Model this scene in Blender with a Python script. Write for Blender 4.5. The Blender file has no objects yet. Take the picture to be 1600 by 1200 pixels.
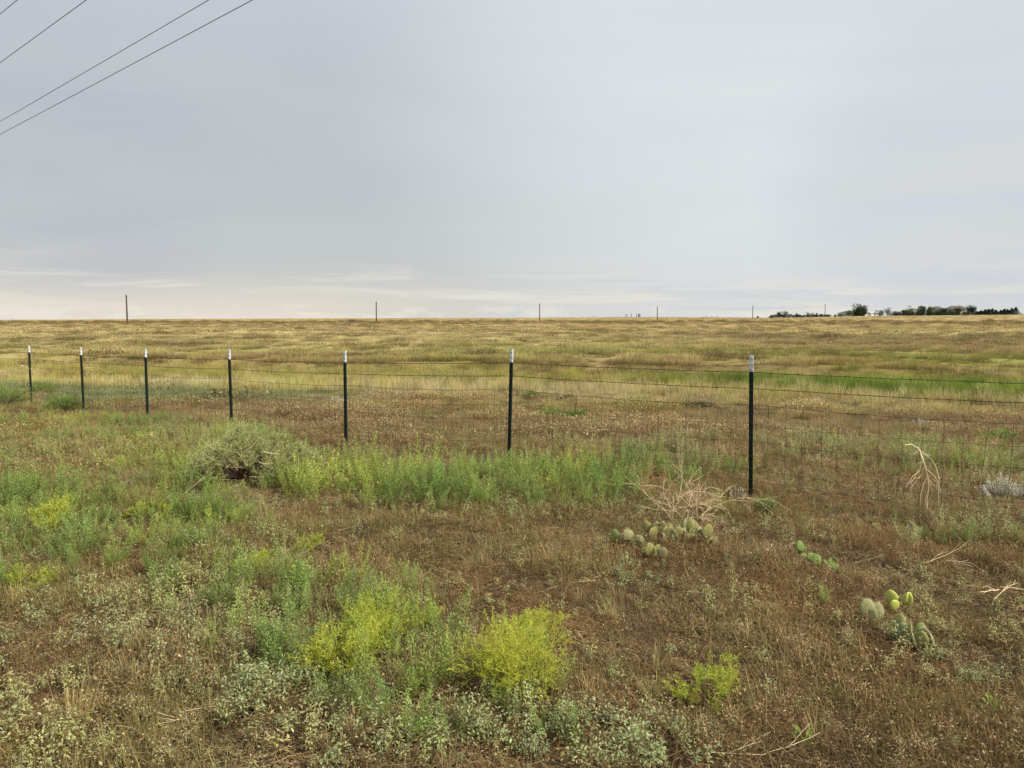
import bpy, math, random
import numpy as np
from mathutils import Vector, Matrix

# ------------------------------------------------------------------ camera, sky, sun
scene = bpy.context.scene
COL = scene.collection
EYE = 1.65
FPX = 1180.0
PITCH = math.atan((600 - 499) / FPX)
cam_data = bpy.data.cameras.new("camera")
cam_data.sensor_width = 36.0
cam_data.lens = 36.0 * FPX / 1600.0
cam_data.clip_start = 0.05
cam_data.clip_end = 6000.0
cam = bpy.data.objects.new("camera", cam_data)
cam.location = (0, 0, EYE)
cam.rotation_euler = (math.radians(90) - PITCH, 0, 0)
COL.objects.link(cam)
scene.camera = cam

SUN_EL, SUN_AZ = math.radians(43), math.radians(122)      # azimuth measured from +Y towards +X
sun_dir = Vector((math.sin(SUN_AZ) * math.cos(SUN_EL), math.cos(SUN_AZ) * math.cos(SUN_EL), math.sin(SUN_EL)))
sd = bpy.data.lights.new("sun", 'SUN')
sd.energy = 5.0
sd.angle = math.radians(5)
sd.color = (1.0, 0.92, 0.78)
sun = bpy.data.objects.new("sun", sd)
sun.rotation_euler = sun_dir.to_track_quat('Z', 'Y').to_euler()
COL.objects.link(sun)

scene.view_settings.view_transform = 'Standard'
scene.view_settings.look = 'None'
scene.view_settings.gamma = 1.0
scene.view_settings.exposure = 0.30
scene.view_settings.use_curve_mapping = False

world = bpy.data.worlds.new("World")
scene.world = world
world.use_nodes = True
wt = world.node_tree
for n in list(wt.nodes):
    wt.nodes.remove(n)


class NT:
    """small helper for writing node trees"""
    def __init__(s, t): s.t = t
    def n(s, typ, **kw):
        nd = s.t.nodes.new(typ)
        for k, v in kw.items(): setattr(nd, k, v)
        return nd
    def l(s, a, b): s.t.links.new(a, b)
    def put(s, sock, v):
        if isinstance(v, bpy.types.NodeSocket): s.l(v, sock)
        elif v is not None:
            if sock.type == 'RGBA' and not hasattr(v, '__len__'): v = (v, v, v, 1)
            elif sock.type == 'RGBA' and len(v) == 3: v = (*v, 1)
            sock.default_value = v
    def math(s, op, a, b=None, c=None, clamp=False):
        nd = s.n('ShaderNodeMath', operation=op, use_clamp=clamp)
        s.put(nd.inputs[0], a); s.put(nd.inputs[1], b); s.put(nd.inputs[2], c)
        return nd.outputs[0]
    def vmath(s, op, a, b=None):
        nd = s.n('ShaderNodeVectorMath', operation=op)
        s.put(nd.inputs[0], a); s.put(nd.inputs[1], b)
        return nd.outputs['Value'] if op in ('DOT_PRODUCT', 'LENGTH') else nd.outputs[0]
    def mix(s, f, a, b, blend='MIX'):
        nd = s.n('ShaderNodeMix', data_type='RGBA', blend_type=blend)
        s.put(nd.inputs[0], f); s.put(nd.inputs[6], a); s.put(nd.inputs[7], b)
        return nd.outputs[2]
    def ramp(s, f, stops):
        nd = s.n('ShaderNodeValToRGB')
        cr = nd.color_ramp
        while len(cr.elements) < len(stops): cr.elements.new(0.5)
        for e, (p, c) in zip(cr.elements, stops):
            e.position = p
            e.color = (*c, 1) if hasattr(c, '__len__') else (c, c, c, 1)
        s.put(nd.inputs[0], f)
        return nd.outputs[0]
    def smooth(s, v, a, b):
        nd = s.n('ShaderNodeMapRange', interpolation_type='SMOOTHSTEP')
        s.put(nd.inputs[0], v); nd.inputs[1].default_value = a; nd.inputs[2].default_value = b
        return nd.outputs[0]
    def noise(s, vec, scale, detail=3, rough=0.5, dist=0.0):
        nd = s.n('ShaderNodeTexNoise')
        s.put(nd.inputs['Vector'], vec); nd.inputs['Scale'].default_value = scale
        nd.inputs['Detail'].default_value = detail; nd.inputs['Roughness'].default_value = rough
        nd.inputs['Distortion'].default_value = dist
        return nd.outputs[0]


def build_world():
    N = NT(wt)
    tc = N.n('ShaderNodeTexCoord').outputs['Generated']
    d = N.vmath('NORMALIZE', tc)
    sep = N.n('ShaderNodeSeparateXYZ'); N.l(d, sep.inputs[0])
    x, y, z = sep.outputs
    # cloud deck colour by elevation
    base = N.ramp(N.math('MAXIMUM', z, 0.0), [
        (0.0, (0.66, 0.645, 0.60)), (0.035, (0.62, 0.615, 0.59)), (0.075, (0.545, 0.57, 0.575)),
        (0.18, (0.52, 0.555, 0.575)), (0.28, (0.535, 0.562, 0.605)), (0.42, (0.59, 0.625, 0.69)), (0.8, (0.74, 0.77, 0.83))])
    # the thinner, brighter part of the deck, up and to the right
    def lobe(vec, a, b):
        v = Vector(vec).normalized()
        return N.smooth(N.vmath('DOT_PRODUCT', d, tuple(v)), a, b)
    nz = N.noise(d, 1.6, 4, 0.5, 0.4)
    l1 = lobe((0.56, 1.0, 0.44), 0.74, 1.0)
    l1 = N.math('MULTIPLY', l1, N.math('ADD', N.math('MULTIPLY', nz, 0.9), 0.5))
    base = N.mix(N.math('MINIMUM', l1, 0.95), base, (0.73, 0.765, 0.79))
    # darker shelf at left
    stv = N.n('ShaderNodeVectorMath', operation='MULTIPLY'); N.l(d, stv.inputs[0]); stv.inputs[1].default_value = (1, 1, 5)
    st = N.noise(stv.outputs[0], 2.2, 5, 0.55, 0.5)
    l2 = lobe((-0.66, 1.0, 0.21), 0.965, 0.998)
    l2 = N.math('MULTIPLY', l2, N.smooth(st, 0.35, 0.7))
    base = N.mix(N.math('MULTIPLY', l2, 0.8), base, (0.47, 0.49, 0.56))
    l3 = lobe((0.62, 1.0, 0.16), 0.965, 0.999)
    base = N.mix(N.math('MULTIPLY', l3, 0.5), base, (0.56, 0.60, 0.68))
    # gentle mottling of the whole deck
    m = N.noise(stv.outputs[0], 1.3, 6, 0.55, 0.6)
    base = N.mix(1.0, base, N.ramp(m, [(0.25, (0.95, 0.95, 0.96)), (0.75, (1.05, 1.05, 1.04))]), 'MULTIPLY')
    # streaky light band low over the horizon
    sv = N.n('ShaderNodeVectorMath', operation='MULTIPLY'); N.l(d, sv.inputs[0]); sv.inputs[1].default_value = (1, 1, 16)
    s1 = N.noise(sv.outputs[0], 3.2, 7, 0.6, 0.8)
    low = N.math('SUBTRACT', 1.0, N.smooth(z, 0.02, 0.095))
    k = N.math('MULTIPLY', N.smooth(s1, 0.48, 0.66), low)
    base = N.mix(N.math('MULTIPLY', k, 0.75), base, (0.82, 0.79, 0.71))
    k = N.math('MULTIPLY', N.smooth(N.noise(sv.outputs[0], 4.5, 6, 0.6, 0.5), 0.54, 0.72), low)
    base = N.mix(N.math('MULTIPLY', k, 0.5), base, (0.53, 0.56, 0.59))
    # warm glow along the left horizon, small cumulus tops
    wl = N.math('MULTIPLY', lobe((-0.60, 1.0, 0.0), 0.86, 0.99), N.math('SUBTRACT', 1.0, N.smooth(z, 0.0, 0.06)))
    base = N.mix(N.math('MULTIPLY', wl, 0.7), base, (0.84, 0.76, 0.64))
    pf = N.n('ShaderNodeVectorMath', operation='MULTIPLY'); N.l(d, pf.inputs[0]); pf.inputs[1].default_value = (1, 1, 3)
    puff = N.smooth(N.noise(pf.outputs[0], 17, 5, 0.6, 0.3), 0.50, 0.62)
    puff = N.math('MULTIPLY', puff, N.math('SUBTRACT', 1.0, N.smooth(z, 0.008, 0.026)))
    base = N.mix(N.math('MULTIPLY', puff, 0.45), base, (0.90, 0.84, 0.76))
    # right-hand pale streaks
    rs = N.math('MULTIPLY', lobe((0.66, 1.0, 0.05), 0.955, 0.996), N.smooth(N.noise(sv.outputs[0], 2.5, 6, 0.6, 1.0), 0.42, 0.62))
    base = N.mix(N.math('MULTIPLY', rs, 0.6), base, (0.68, 0.70, 0.68))
    # clear-sky light above the deck
    sky = N.n('ShaderNodeTexSky', sky_type='NISHITA', sun_disc=False)
    sky.sun_elevation = SUN_EL; sky.sun_rotation = SUN_AZ
    bg1 = N.n('ShaderNodeBackground'); N.l(sky.outputs[0], bg1.inputs[0]); bg1.inputs[1].default_value = 0.08
    bg2 = N.n('ShaderNodeBackground'); N.l(base, bg2.inputs[0]); bg2.inputs[1].default_value = 0.82
    ms = N.n('ShaderNodeMixShader'); ms.inputs[0].default_value = 0.96
    N.l(bg1.outputs[0], ms.inputs[1]); N.l(bg2.outputs[0], ms.inputs[2])
    out = N.n('ShaderNodeOutputWorld'); N.l(ms.outputs[0], out.inputs[0])


build_world()

# ------------------------------------------------------------------ numeric helpers
rng = np.random.default_rng(11)
random.seed(11)


def _hash(ix, iy, seed):
    h = (ix.astype(np.int64) * 374761393 + iy.astype(np.int64) * 668265263 + seed * 1274126177) & 0xffffffff
    h = ((h ^ (h >> 13)) * 1103515245) & 0xffffffff
    h = (h ^ (h >> 16)) & 0xffffff
    return h / float(0xffffff)


def vnoise(x, y, seed=0):
    x = np.asarray(x, float); y = np.asarray(y, float)
    ix = np.floor(x); iy = np.floor(y)
    fx = x - ix; fy = y - iy
    fx = fx * fx * (3 - 2 * fx); fy = fy * fy * (3 - 2 * fy)
    a = _hash(ix, iy, seed); b = _hash(ix + 1, iy, seed)
    c = _hash(ix, iy + 1, seed); e = _hash(ix + 1, iy + 1, seed)
    return (a * (1 - fx) + b * fx) * (1 - fy) + (c * (1 - fx) + e * fx) * fy


def fbm(x, y, scale, seed=0, octv=4):
    """0..1 fractal noise; scale = size in metres of the largest lumps"""
    x = np.asarray(x, float) / scale; y = np.asarray(y, float) / scale
    v = 0; a = 0.5; t = 0
    for o in range(octv):
        ca, sa = math.cos(0.6 * o + seed), math.sin(0.6 * o + seed)
        v = v + a * vnoise(x * ca - y * sa + 13.7 * o, x * sa + y * ca + 5.1 * o, seed + o * 17); t += a
        x = x * 2.03; y = y * 2.03; a *= 0.5
    return v / t


def sstep(v, a, b):
    t = np.clip((np.asarray(v, float) - a) / (b - a), 0, 1)
    return t * t * (3 - 2 * t)


def lerp(a, b, t):
    return a + (b - a) * t


def lerp3(a, b, t):
    return np.asarray(a) + (np.asarray(b) - np.asarray(a)) * np.asarray(t)[..., None]


def swale_y(x):
    return 28.3 - 0.34 * np.maximum(x, 0) - 0.36 * np.minimum(x, 0) + 1.2 * np.sin(x * 0.11 + 0.6)


AZK = np.radians([-180, -50, -34.1, -18.7, 0, 8.7, 13, 18.7, 25, 34.1, 60, 180])
AZZ = np.array([1.0, 1.0, 1.1, 2.1, 2.75, 3.5, 3.5, 2.75, 4.1, 5.0, 5.0, 1.0])


def terrain(x, y, detail=True):
    x = np.asarray(x, float); y = np.asarray(y, float)
    r = np.hypot(x, y); az = np.arctan2(x, y)
    crest = np.interp(az, AZK, AZZ)
    s = swale_y(x)
    front = sstep(y, 0, 3)                                   # only ahead of the camera
    t = y - s                                               # distance past the ditch centre
    # near side falling into the ditch
    near = -0.012 * np.clip(y - 6, 0, 6) - 0.62 * sstep(t, -19, -1.5) - 0.10 * sstep(-x, 2, 12) * sstep(y, 7, 14)
    lip = 5.0 + 2.2 * (fbm(x, x * 0 + 3, 9, 5) - 0.5)
    bank = 0.34 * sstep(t, lip, lip + 0.9) + 0.16 * sstep(t, lip + 1, lip + 30)
    z_near = near + bank
    rr = [0, 45, 110, 236, 380]
    far = np.interp(r, rr, [-.24, -.24, -.22, -.05, .33])
    c = crest
    far = np.where(r > 380, lerp(.33, .62 * c, np.clip((r - 380) / 150, 0, 1)), far)
    far = np.where(r > 530, lerp(.62 * c, c, sstep(r, 520, 660)), far)
    far = np.where(r > 700, c - (r - 700) * 0.009, far)
    w = sstep(t, lip + 6, lip + 40)
    z = lerp(z_near, far, w) * front
    if detail:
        z = z + 0.05 * (fbm(x, y, 0.9, 3) - .5) * (1 - sstep(r, 10, 20)) + 0.014 * (fbm(x, y, 0.13, 8, 3) - .5) * (1 - sstep(r, 6, 12))
        z = z + (0.16 * (fbm(x, y, 2.6, 21) - .5) + 0.22 * (fbm(x, y, 11, 22) - .5)) * sstep(r, 14, 45) * (1 - 0.5 * sstep(r, 150, 400))
        z = z + 0.10 * (fbm(x, y, 1.3, 31) - 0.5) * sstep(r, 30, 60) * (1 - sstep(r, 200, 300))
    return z


def TZ(x, y):
    return float(terrain(np.array([x]), np.array([y]))[0])


def P(px, py):
    """where the line of sight through a photo pixel meets the ground"""
    u = (px - 800) / FPX; v = (600 - py) / FPX
    d = Vector((u, math.cos(PITCH) + v * math.sin(PITCH), -math.sin(PITCH) + v * math.cos(PITCH)))
    d /= d.y
    y = 1.5; step = 0.05
    while y < 900:
        z = EYE + d.z * y
        if z <= TZ(d.x * y, y): break
        y += step; step *= 1.02
    return d.x * y, y


def A(px, dist):
    """ground point in the direction of photo column px, dist metres ahead"""
    x = (px - 800) / FPX * dist
    return x, dist, TZ(x, dist)


# ------------------------------------------------------------------ materials
def new_mat(name):
    m = bpy.data.materials.new(name); m.use_nodes = True
    t = m.node_tree
    for n in list(t.nodes): t.nodes.remove(n)
    return m, NT(t)


def veg_mat(name, tint=None, dry=(0.16, 0.085, 0.04), tip=(0.5, 0.48, 0.34), transl=0.38, rough=0.85, island=0.35):
    """plant material. mesh colour 'pc': R brightness, G share of the dry stem colour, B share of the pale tip colour.
    tint = None reads each scattered plant's own colour"""
    m, N = new_mat(name)
    a = N.n('ShaderNodeAttribute', attribute_name='pc', attribute_type='GEOMETRY')
    sep = N.n('ShaderNodeSeparateColor'); N.l(a.outputs['Color'], sep.inputs[0])
    if tint is None:
        b = N.n('ShaderNodeAttribute', attribute_name='tint', attribute_type='INSTANCER').outputs['Color']
    else:
        tcx = N.n('ShaderNodeTexCoord').outputs['Object']
        nz = N.noise(tcx, 9.0, 3)
        b = N.mix(nz, tuple(c * 0.72 for c in tint), tuple(min(1, c * 1.25) for c in tint))
    c = N.mix(sep.outputs[1], b, dry)
    c = N.mix(sep.outputs[2], c, tip)
    c = N.mix(1.0, c, a.outputs['Color'], 'MULTIPLY') if False else c
    br = N.n('ShaderNodeCombineColor')
    for i in range(3): N.l(sep.outputs[0], br.inputs[i])
    c = N.mix(1.0, c, br.outputs[0], 'MULTIPLY')
    p = N.n('ShaderNodeBsdfPrincipled'); N.l(c, p.inputs['Base Color'])
    p.inputs['Roughness'].default_value = rough
    p.inputs['Specular IOR Level'].default_value = 0.06
    tr = N.n('ShaderNodeBsdfTranslucent'); N.l(c, tr.inputs[0])
    ms = N.n('ShaderNodeMixShader'); ms.inputs[0].default_value = transl
    N.l(p.outputs[0], ms.inputs[1]); N.l(tr.outputs[0], ms.inputs[2])
    o = N.n('ShaderNodeOutputMaterial'); N.l(ms.outputs[0], o.inputs[0])
    return m


def solid_mat(name, col, col2=None, scale=8.0, rough=0.6, metal=0.0, bump=0.0, spec=0.4, stretch=(1, 1, 1)):
    m, N = new_mat(name)
    tcx = N.n('ShaderNodeTexCoord').outputs['Object']
    sv = N.n('ShaderNodeVectorMath', operation='MULTIPLY'); N.l(tcx, sv.inputs[0]); sv.inputs[1].default_value = stretch
    nz = N.noise(sv.outputs[0], scale, 5, 0.6)
    f = N.smooth(nz, 0.35, 0.68)
    c = N.mix(f, col, col2 or tuple(x * 0.7 for x in col))
    p = N.n('ShaderNodeBsdfPrincipled'); N.l(c, p.inputs['Base Color'])
    p.inputs['Roughness'].default_value = rough; p.inputs['Metallic'].default_value = metal
    p.inputs['Specular IOR Level'].default_value = spec
    if bump:
        b = N.n('ShaderNodeBump'); b.inputs['Strength'].default_value = bump; b.inputs['Distance'].default_value = 0.01
        N.l(nz, b.inputs['Height']); N.l(b.outputs[0], p.inputs['Normal'])
    o = N.n('ShaderNodeOutputMaterial'); N.l(p.outputs[0], o.inputs[0])
    return m


# ------------------------------------------------------------------ mesh builder
class MB:
    def __init__(s): s.v = []; s.f = []; s.c = []

    def ribbon(s, pts, widths, side, cols):
        """flat strip along pts; side = sideways unit vector"""
        i0 = len(s.v)
        for p, w, c in zip(pts, widths, cols):
            s.v.append(p - side * w * .5); s.v.append(p + side * w * .5); s.c.append(c); s.c.append(c)
        for k in range(len(pts) - 1):
            a = i0 + 2 * k
            s.f.append((a, a + 1, a + 3, a + 2))

    def blade(s, p, az, lean, L, w, curve, c0, c1, segs=3):
        """grass blade: starts at p, leans towards az, bends over by curve"""
        h = Vector((math.cos(az), math.sin(az), 0)); side = Vector((-h.y, h.x, 0))
        pts = [Vector(p)]; a = lean; q = Vector(p)
        for k in range(segs):
            q = q + (h * math.sin(a) + Vector((0, 0, math.cos(a)))) * (L / segs)
            a += curve / segs
            pts.append(q.copy())
        ws = [w * (1 - 0.85 * (k / segs) ** 1.5) for k in range(segs + 1)]
        cs = [tuple(lerp(c0[j], c1[j], k / segs) for j in range(3)) for k in range(segs + 1)]
        s.ribbon(pts, ws, side, cs)
        return pts

    def leaf(s, p, d, n, L, w, c):
        """folded leaf from p along d"""
        p = Vector(p); d = d.normalized(); sd_ = d.cross(n)
        if sd_.length < 1e-4: sd_ = Vector((1, 0, 0))
        sd_.normalize(); up = sd_.cross(d)
        i = len(s.v)
        s.v += [p, p + d * L * .45 + sd_ * w * .5 + up * w * .18, p + d * L, p + d * L * .45 - sd_ * w * .5 + up * w * .18]
        s.c += [c] * 4
        s.f += [(i, i + 1, i + 2), (i, i + 2, i + 3)]

    def tube(s, pts, rad, sides, c):
        i0 = len(s.v); n = len(pts)
        for k, p in enumerate(pts):
            t = (pts[min(k + 1, n - 1)] - pts[max(k - 1, 0)])
            if t.length < 1e-7: t = Vector((0, 0, 1))
            t.normalize()
            a = t.cross(Vector((0, 0, 1)) if abs(t.z) < .9 else Vector((1, 0, 0))).normalized(); b = t.cross(a)
            r = rad[k] if hasattr(rad, '__len__') else rad
            for j in range(sides):
                th = 2 * math.pi * j / sides
                s.v.append(p + a * math.cos(th) * r + b * math.sin(th) * r); s.c.append(c)
        for k in range(n - 1):
            for j in range(sides):
                a0 = i0 + k * sides + j; a1 = i0 + k * sides + (j + 1) % sides
                s.f.append((a0, a1, a1 + sides, a0 + sides))
        s.f.append(tuple(i0 + j for j in range(sides))[::-1])
        s.f.append(tuple(i0 + (n - 1) * sides + j for j in range(sides)))

    def box(s, x0, y0, z0, x1, y1, z1, c=(1, 0, 0)):
        i = len(s.v)
        for z in (z0, z1):
            for (x, y) in ((x0, y0), (x1, y0), (x1, y1), (x0, y1)):
                s.v.append(Vector((x, y, z))); s.c.append(c)
        s.f += [(i, i + 3, i + 2, i + 1), (i + 4, i + 5, i + 6, i + 7), (i, i + 1, i + 5, i + 4),
                (i + 1, i + 2, i + 6, i + 5), (i + 2, i + 3, i + 7, i + 6), (i + 3, i, i + 4, i + 7)]

    def mesh(s, name, mat, smooth=False):
        me = bpy.data.meshes.new(name)
        me.from_pydata([tuple(v) for v in s.v], [], s.f)
        ca = me.color_attributes.new('pc', 'FLOAT_COLOR', 'POINT')
        arr = np.ones((len(s.v), 4), np.float32)
        if s.c: arr[:, :3] = np.array(s.c, np.float32)
        ca.data.foreach_set('color', arr.ravel())
        me.materials.append(mat)
        if smooth: me.polygons.foreach_set('use_smooth', [True] * len(me.polygons))
        me.update()
        return me

    def build(s, name, mat, parent=None, loc=None, smooth=False):
        o = bpy.data.objects.new(name, s.mesh(name, mat, smooth))
        COL.objects.link(o)
        if parent: o.parent = parent
        if loc is not None: o.location = loc
        return o


def tag(o, label=None, cat=None, group=None, kind=None):
    if label: o['label'] = label
    if cat: o['category'] = cat
    if group: o['group'] = group
    if kind: o['kind'] = kind
    return o


def thing(name, label, cat, loc=(0, 0, 0), rotz=0.0, group=None):
    o = bpy.data.objects.new(name, None); COL.objects.link(o)
    o.empty_display_size = 0.1
    o.location = loc; o.rotation_euler = (0, 0, rotz)
    return tag(o, label, cat, group)


def kids(o): return [c for c in bpy.data.objects if c.parent == o]


def dup(root, loc, rotz=0.0, scale=1.0, label=None):
    r = root.copy(); COL.objects.link(r); r.location = loc; r.rotation_euler = (0, 0, rotz)
    r.scale = (scale,) * 3 if not hasattr(scale, '__len__') else scale
    if label: r['label'] = label
    for ch in kids(root):
        c = ch.copy(); COL.objects.link(c); c.parent = r
        for g in kids(ch):
            e = g.copy(); COL.objects.link(e); e.parent = c
    return r


R = random.random
def U(a, b): return a + (b - a) * random.random()

# ------------------------------------------------------------------ colours (albedo)
STRAW = np.array([.57, .48, .21]); PALE = np.array([.64, .55, .31]); OLIVE = np.array([.35, .31, .085])
GREEN = np.array([.20, .27, .04]); BRIGHT = np.array([.34, .40, .06]); BROWN = np.array([.34, .235, .105])
REDBR = np.array([.33, .195, .085]); TAN = np.array([.47, .36, .175]); BLUEG = np.array([.22, .27, .12])
SOIL = np.array([.062, .042, .026])


def field_col(x, y):
    """colour of the open grassland beyond the fence, by place"""
    r = np.hypot(x, y); t = y - swale_y(x)
    n1 = .5 * fbm(x, y, 14, 41, 5) + .5 * fbm(x, y, 3.2, 40, 3); n2 = fbm(x, y, 5, 42, 4); n3 = fbm(x, y, 60, 43, 4)
    c = lerp3(OLIVE * 1.15, STRAW * 1.08, sstep(n1, .40, .60))
    c = lerp3(c, TAN * .85, sstep(n2, .52, .66) * .8)
    c = lerp3(c, BROWN, sstep(fbm(x, y, 24, 44, 5), .55, .70) * .5)
    # further out browner and more even
    far = lerp3(TAN * 1.12, np.array([.44, .32, .15]), sstep(n3, .42, .62))
    far = lerp3(far, STRAW * .9, sstep(n1, .55, .7) * .5)
    far = lerp3(far, OLIVE * 1.15, sstep(fbm(x, y, 20, 45, 4), .5, .68) * .6)
    c = lerp3(c, far, sstep(r, 70, 190) * .9)
    # a reddish strip before the far crest
    c = lerp3(c, REDBR * 1.2, np.exp(-((r - 330 - 60 * (n3 - .5)) / 45) ** 2) * .5)
    # green in and around the ditch
    g = np.exp(-(t / 3.4) ** 2) * np.maximum(sstep(fbm(x, y, 7, 46), .30, .5), sstep(x, 7, 11)) * (.35 + .65 * sstep(x, 3, 9))
    c = lerp3(c, GREEN * 1.0, np.clip(g * 1.1, 0, 1))
    g2 = np.exp(-((t - 16) / 9.0) ** 2) * sstep(fbm(x, y, 12, 47), .42, .6) * .6
    c = lerp3(c, GREEN * .95 + OLIVE * .2, g2)
    # dark bare bank on the far side of the ditch
    bk = np.exp(-((t - 6.0) / 1.1) ** 2) * sstep(fbm(x, y, 7, 48), .46, .58)
    c = lerp3(c, BROWN * .55 + OLIVE * .1, bk * .45)
    # near side: straw belt, then blue-green at left, then brown forbs
    b1 = np.exp(-((t + 5.5) / 2.6) ** 2)
    c = lerp3(c, lerp3(STRAW * 1.1, PALE, sstep(n2, .4, .6)), b1 * sstep(fbm(x, y, 6, 49), .25, .45) * .95)
    nearw = 1 - sstep(y, 16, 21)
    nc = lerp3(np.array([.35, .255, .13]), np.array([.47, .37, .18]), sstep(n2, .42, .62))
    nc = lerp3(nc, REDBR * 1.15, sstep(fbm(x, y, 2.4, 50), .52, .68) * .45)
    nc = lerp3(nc, OLIVE * 1.1, sstep(fbm(x, y, 3.5, 51), .48, .62) * .75)
    yb = np.clip(sstep(x, -6, 3) * sstep(y, 13, 17), 0, 1)
    nc = lerp3(nc, STRAW * .85 + OLIVE * .15, yb * sstep(n2, .3, .5) * .85)
    c = lerp3(c, nc, nearw)
    bl = sstep(-x, 2, 8) * np.exp(-((y - 21.5) / 4.2) ** 2) * sstep(fbm(x, y, 4, 52), .25, .48)
    c = lerp3(c, BLUEG * 1.1, np.clip(bl * 1.3, 0, .95))
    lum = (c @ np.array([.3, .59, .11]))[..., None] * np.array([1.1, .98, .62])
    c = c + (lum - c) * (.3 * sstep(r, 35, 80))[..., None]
    return c


# ------------------------------------------------------------------ the ground
def build_ground():
    rr = [0.6]
    while rr[-1] < 2500:
        q = rr[-1]
        rr.append(q * (1.0105 if q < 60 else 1.012 if q < 800 else 1.06))
    rr = np.array(rr)
    a_f = np.radians(np.linspace(-46, 46, 540))
    a_b = np.radians(np.linspace(46, 314, 90))[1:-1]
    az = np.concatenate([a_f, a_b]); na = len(az); nr = len(rr)
    RR, AZ = np.meshgrid(rr, az, indexing='ij')
    X = RR * np.sin(AZ); Y = RR * np.cos(AZ)
    Z = terrain(X.ravel(), Y.ravel()).reshape(X.shape)
    co = np.stack([X, Y, Z], -1).reshape(-1, 3)
    co = np.vstack([co, [[0, 0, 0]]])
    i = np.arange(nr - 1)[:, None] * na; j = np.arange(na)[None, :]; j2 = (j + 1) % na
    q = np.stack([i + j, i + na + j, i + na + j2, i + j2], -1).reshape(-1, 4)
    # counter-clockwise seen from above
    q = q[:, ::-1]
    tri = np.stack([np.full(na, nr * na), (np.arange(na) + 1) % na, np.arange(na)], -1)
    me = bpy.data.meshes.new('ground')
    nl = q.size + tri.size
    me.vertices.add(len(co)); me.vertices.foreach_set('co', co.astype(np.float32).ravel())
    me.loops.add(nl); me.loops.foreach_set('vertex_index', np.concatenate([q.ravel(), tri.ravel()]).astype(np.int32))
    npoly = len(q) + len(tri)
    me.polygons.add(npoly)
    st = np.concatenate([np.arange(len(q)) * 4, len(q) * 4 + np.arange(len(tri)) * 3]).astype(np.int32)
    me.polygons.foreach_set('loop_start', st)
    me.polygons.foreach_set('use_smooth', np.ones(npoly, bool))
    me.update(calc_edges=True)
    x, y = co[:, 0], co[:, 1]; r = np.hypot(x, y)
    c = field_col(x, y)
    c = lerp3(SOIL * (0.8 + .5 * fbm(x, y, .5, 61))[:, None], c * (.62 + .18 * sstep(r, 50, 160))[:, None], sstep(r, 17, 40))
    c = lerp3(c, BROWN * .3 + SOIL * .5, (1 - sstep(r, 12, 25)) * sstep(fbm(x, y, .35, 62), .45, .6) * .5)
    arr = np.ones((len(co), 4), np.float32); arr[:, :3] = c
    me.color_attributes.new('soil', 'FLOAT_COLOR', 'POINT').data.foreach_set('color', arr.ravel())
    m, N = new_mat('prairie_soil')
    a = N.n('ShaderNodeAttribute', attribute_name='soil', attribute_type='GEOMETRY').outputs['Color']
    pos = N.n('ShaderNodeNewGeometry').outputs['Position']
    n1 = N.noise(pos, 38, 6, 0.65); n2 = N.noise(pos, 7, 5, 0.6); n3 = N.noise(pos, .35, 6, .65)
    c = N.mix(1.0, a, N.ramp(n1, [(0.3, (.55, .55, .55)), (0.5, (1, 1, 1)), (0.72, (1.7, 1.6, 1.45))]), 'MULTIPLY')
    c = N.mix(1.0, c, N.ramp(n3, [(0.3, (.72, .72, .7)), (0.7, (1.28, 1.27, 1.22))]), 'MULTIPLY')
    p = N.n('ShaderNodeBsdfPrincipled'); N.l(c, p.inputs['Base Color'])
    p.inputs['Roughness'].default_value = .95; p.inputs['Specular IOR Level'].default_value = .1
    b = N.n('ShaderNodeBump'); b.inputs['Strength'].default_value = 1.0; b.inputs['Distance'].default_value = .03
    N.l(N.math('ADD', n1, N.math('MULTIPLY', n2, 1.5)), b.inputs['Height']); N.l(b.outputs[0], p.inputs['Normal'])
    o = N.n('ShaderNodeOutputMaterial'); N.l(p.outputs[0], o.inputs[0])
    me.materials.append(m)
    ob = bpy.data.objects.new('ground', me); COL.objects.link(ob)
    tag(ob, 'rolling dry prairie ground running out to the far crest', 'ground', kind='structure')


build_ground()

# ------------------------------------------------------------------ plant prototypes
def proto_collection(name, meshes):
    c = bpy.data.collections.new(name)
    for k, me in enumerate(meshes):
        o = bpy.data.objects.new('%s_%02d' % (name, k), me)
        c.objects.link(o)
    return c


def disc(r):
    a = U(0, 2 * math.pi); q = r * math.sqrt(R())
    return q * math.cos(a), q * math.sin(a)


def dry_mat_mesh(mat, n=190, rad=.16, hmin=.015, hmax=.085, w=.0022):
    b = MB()
    for _ in range(n):
        x, y = disc(rad); k = U(.6, 1.35); g = R()
        c0 = (k * .6, .35, 0); c1 = (k, g * .5, .25 * g if R() < .12 else 0)
        lean = U(.2, 1.5); b.blade((x, y, -.004), U(0, 6.283), lean, U(hmin, hmax) * (1.6 if lean > 1 else 1), w * U(.6, 1.7), U(-1.6, 2.4), c0, c1, 3)
    for _ in range(n // 4):          # crumbs and seed husks
        x, y = disc(rad)
        b.leaf((x, y, U(.0, .03)), Vector((U(-1, 1), U(-1, 1), U(-.3, .6))), Vector((0, 0, 1)), U(.005, .014), U(.003, .007), (U(.6, 1.5), .3 * R(), U(0, .6)))
    return b.mesh('dry_mat', mat)


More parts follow.
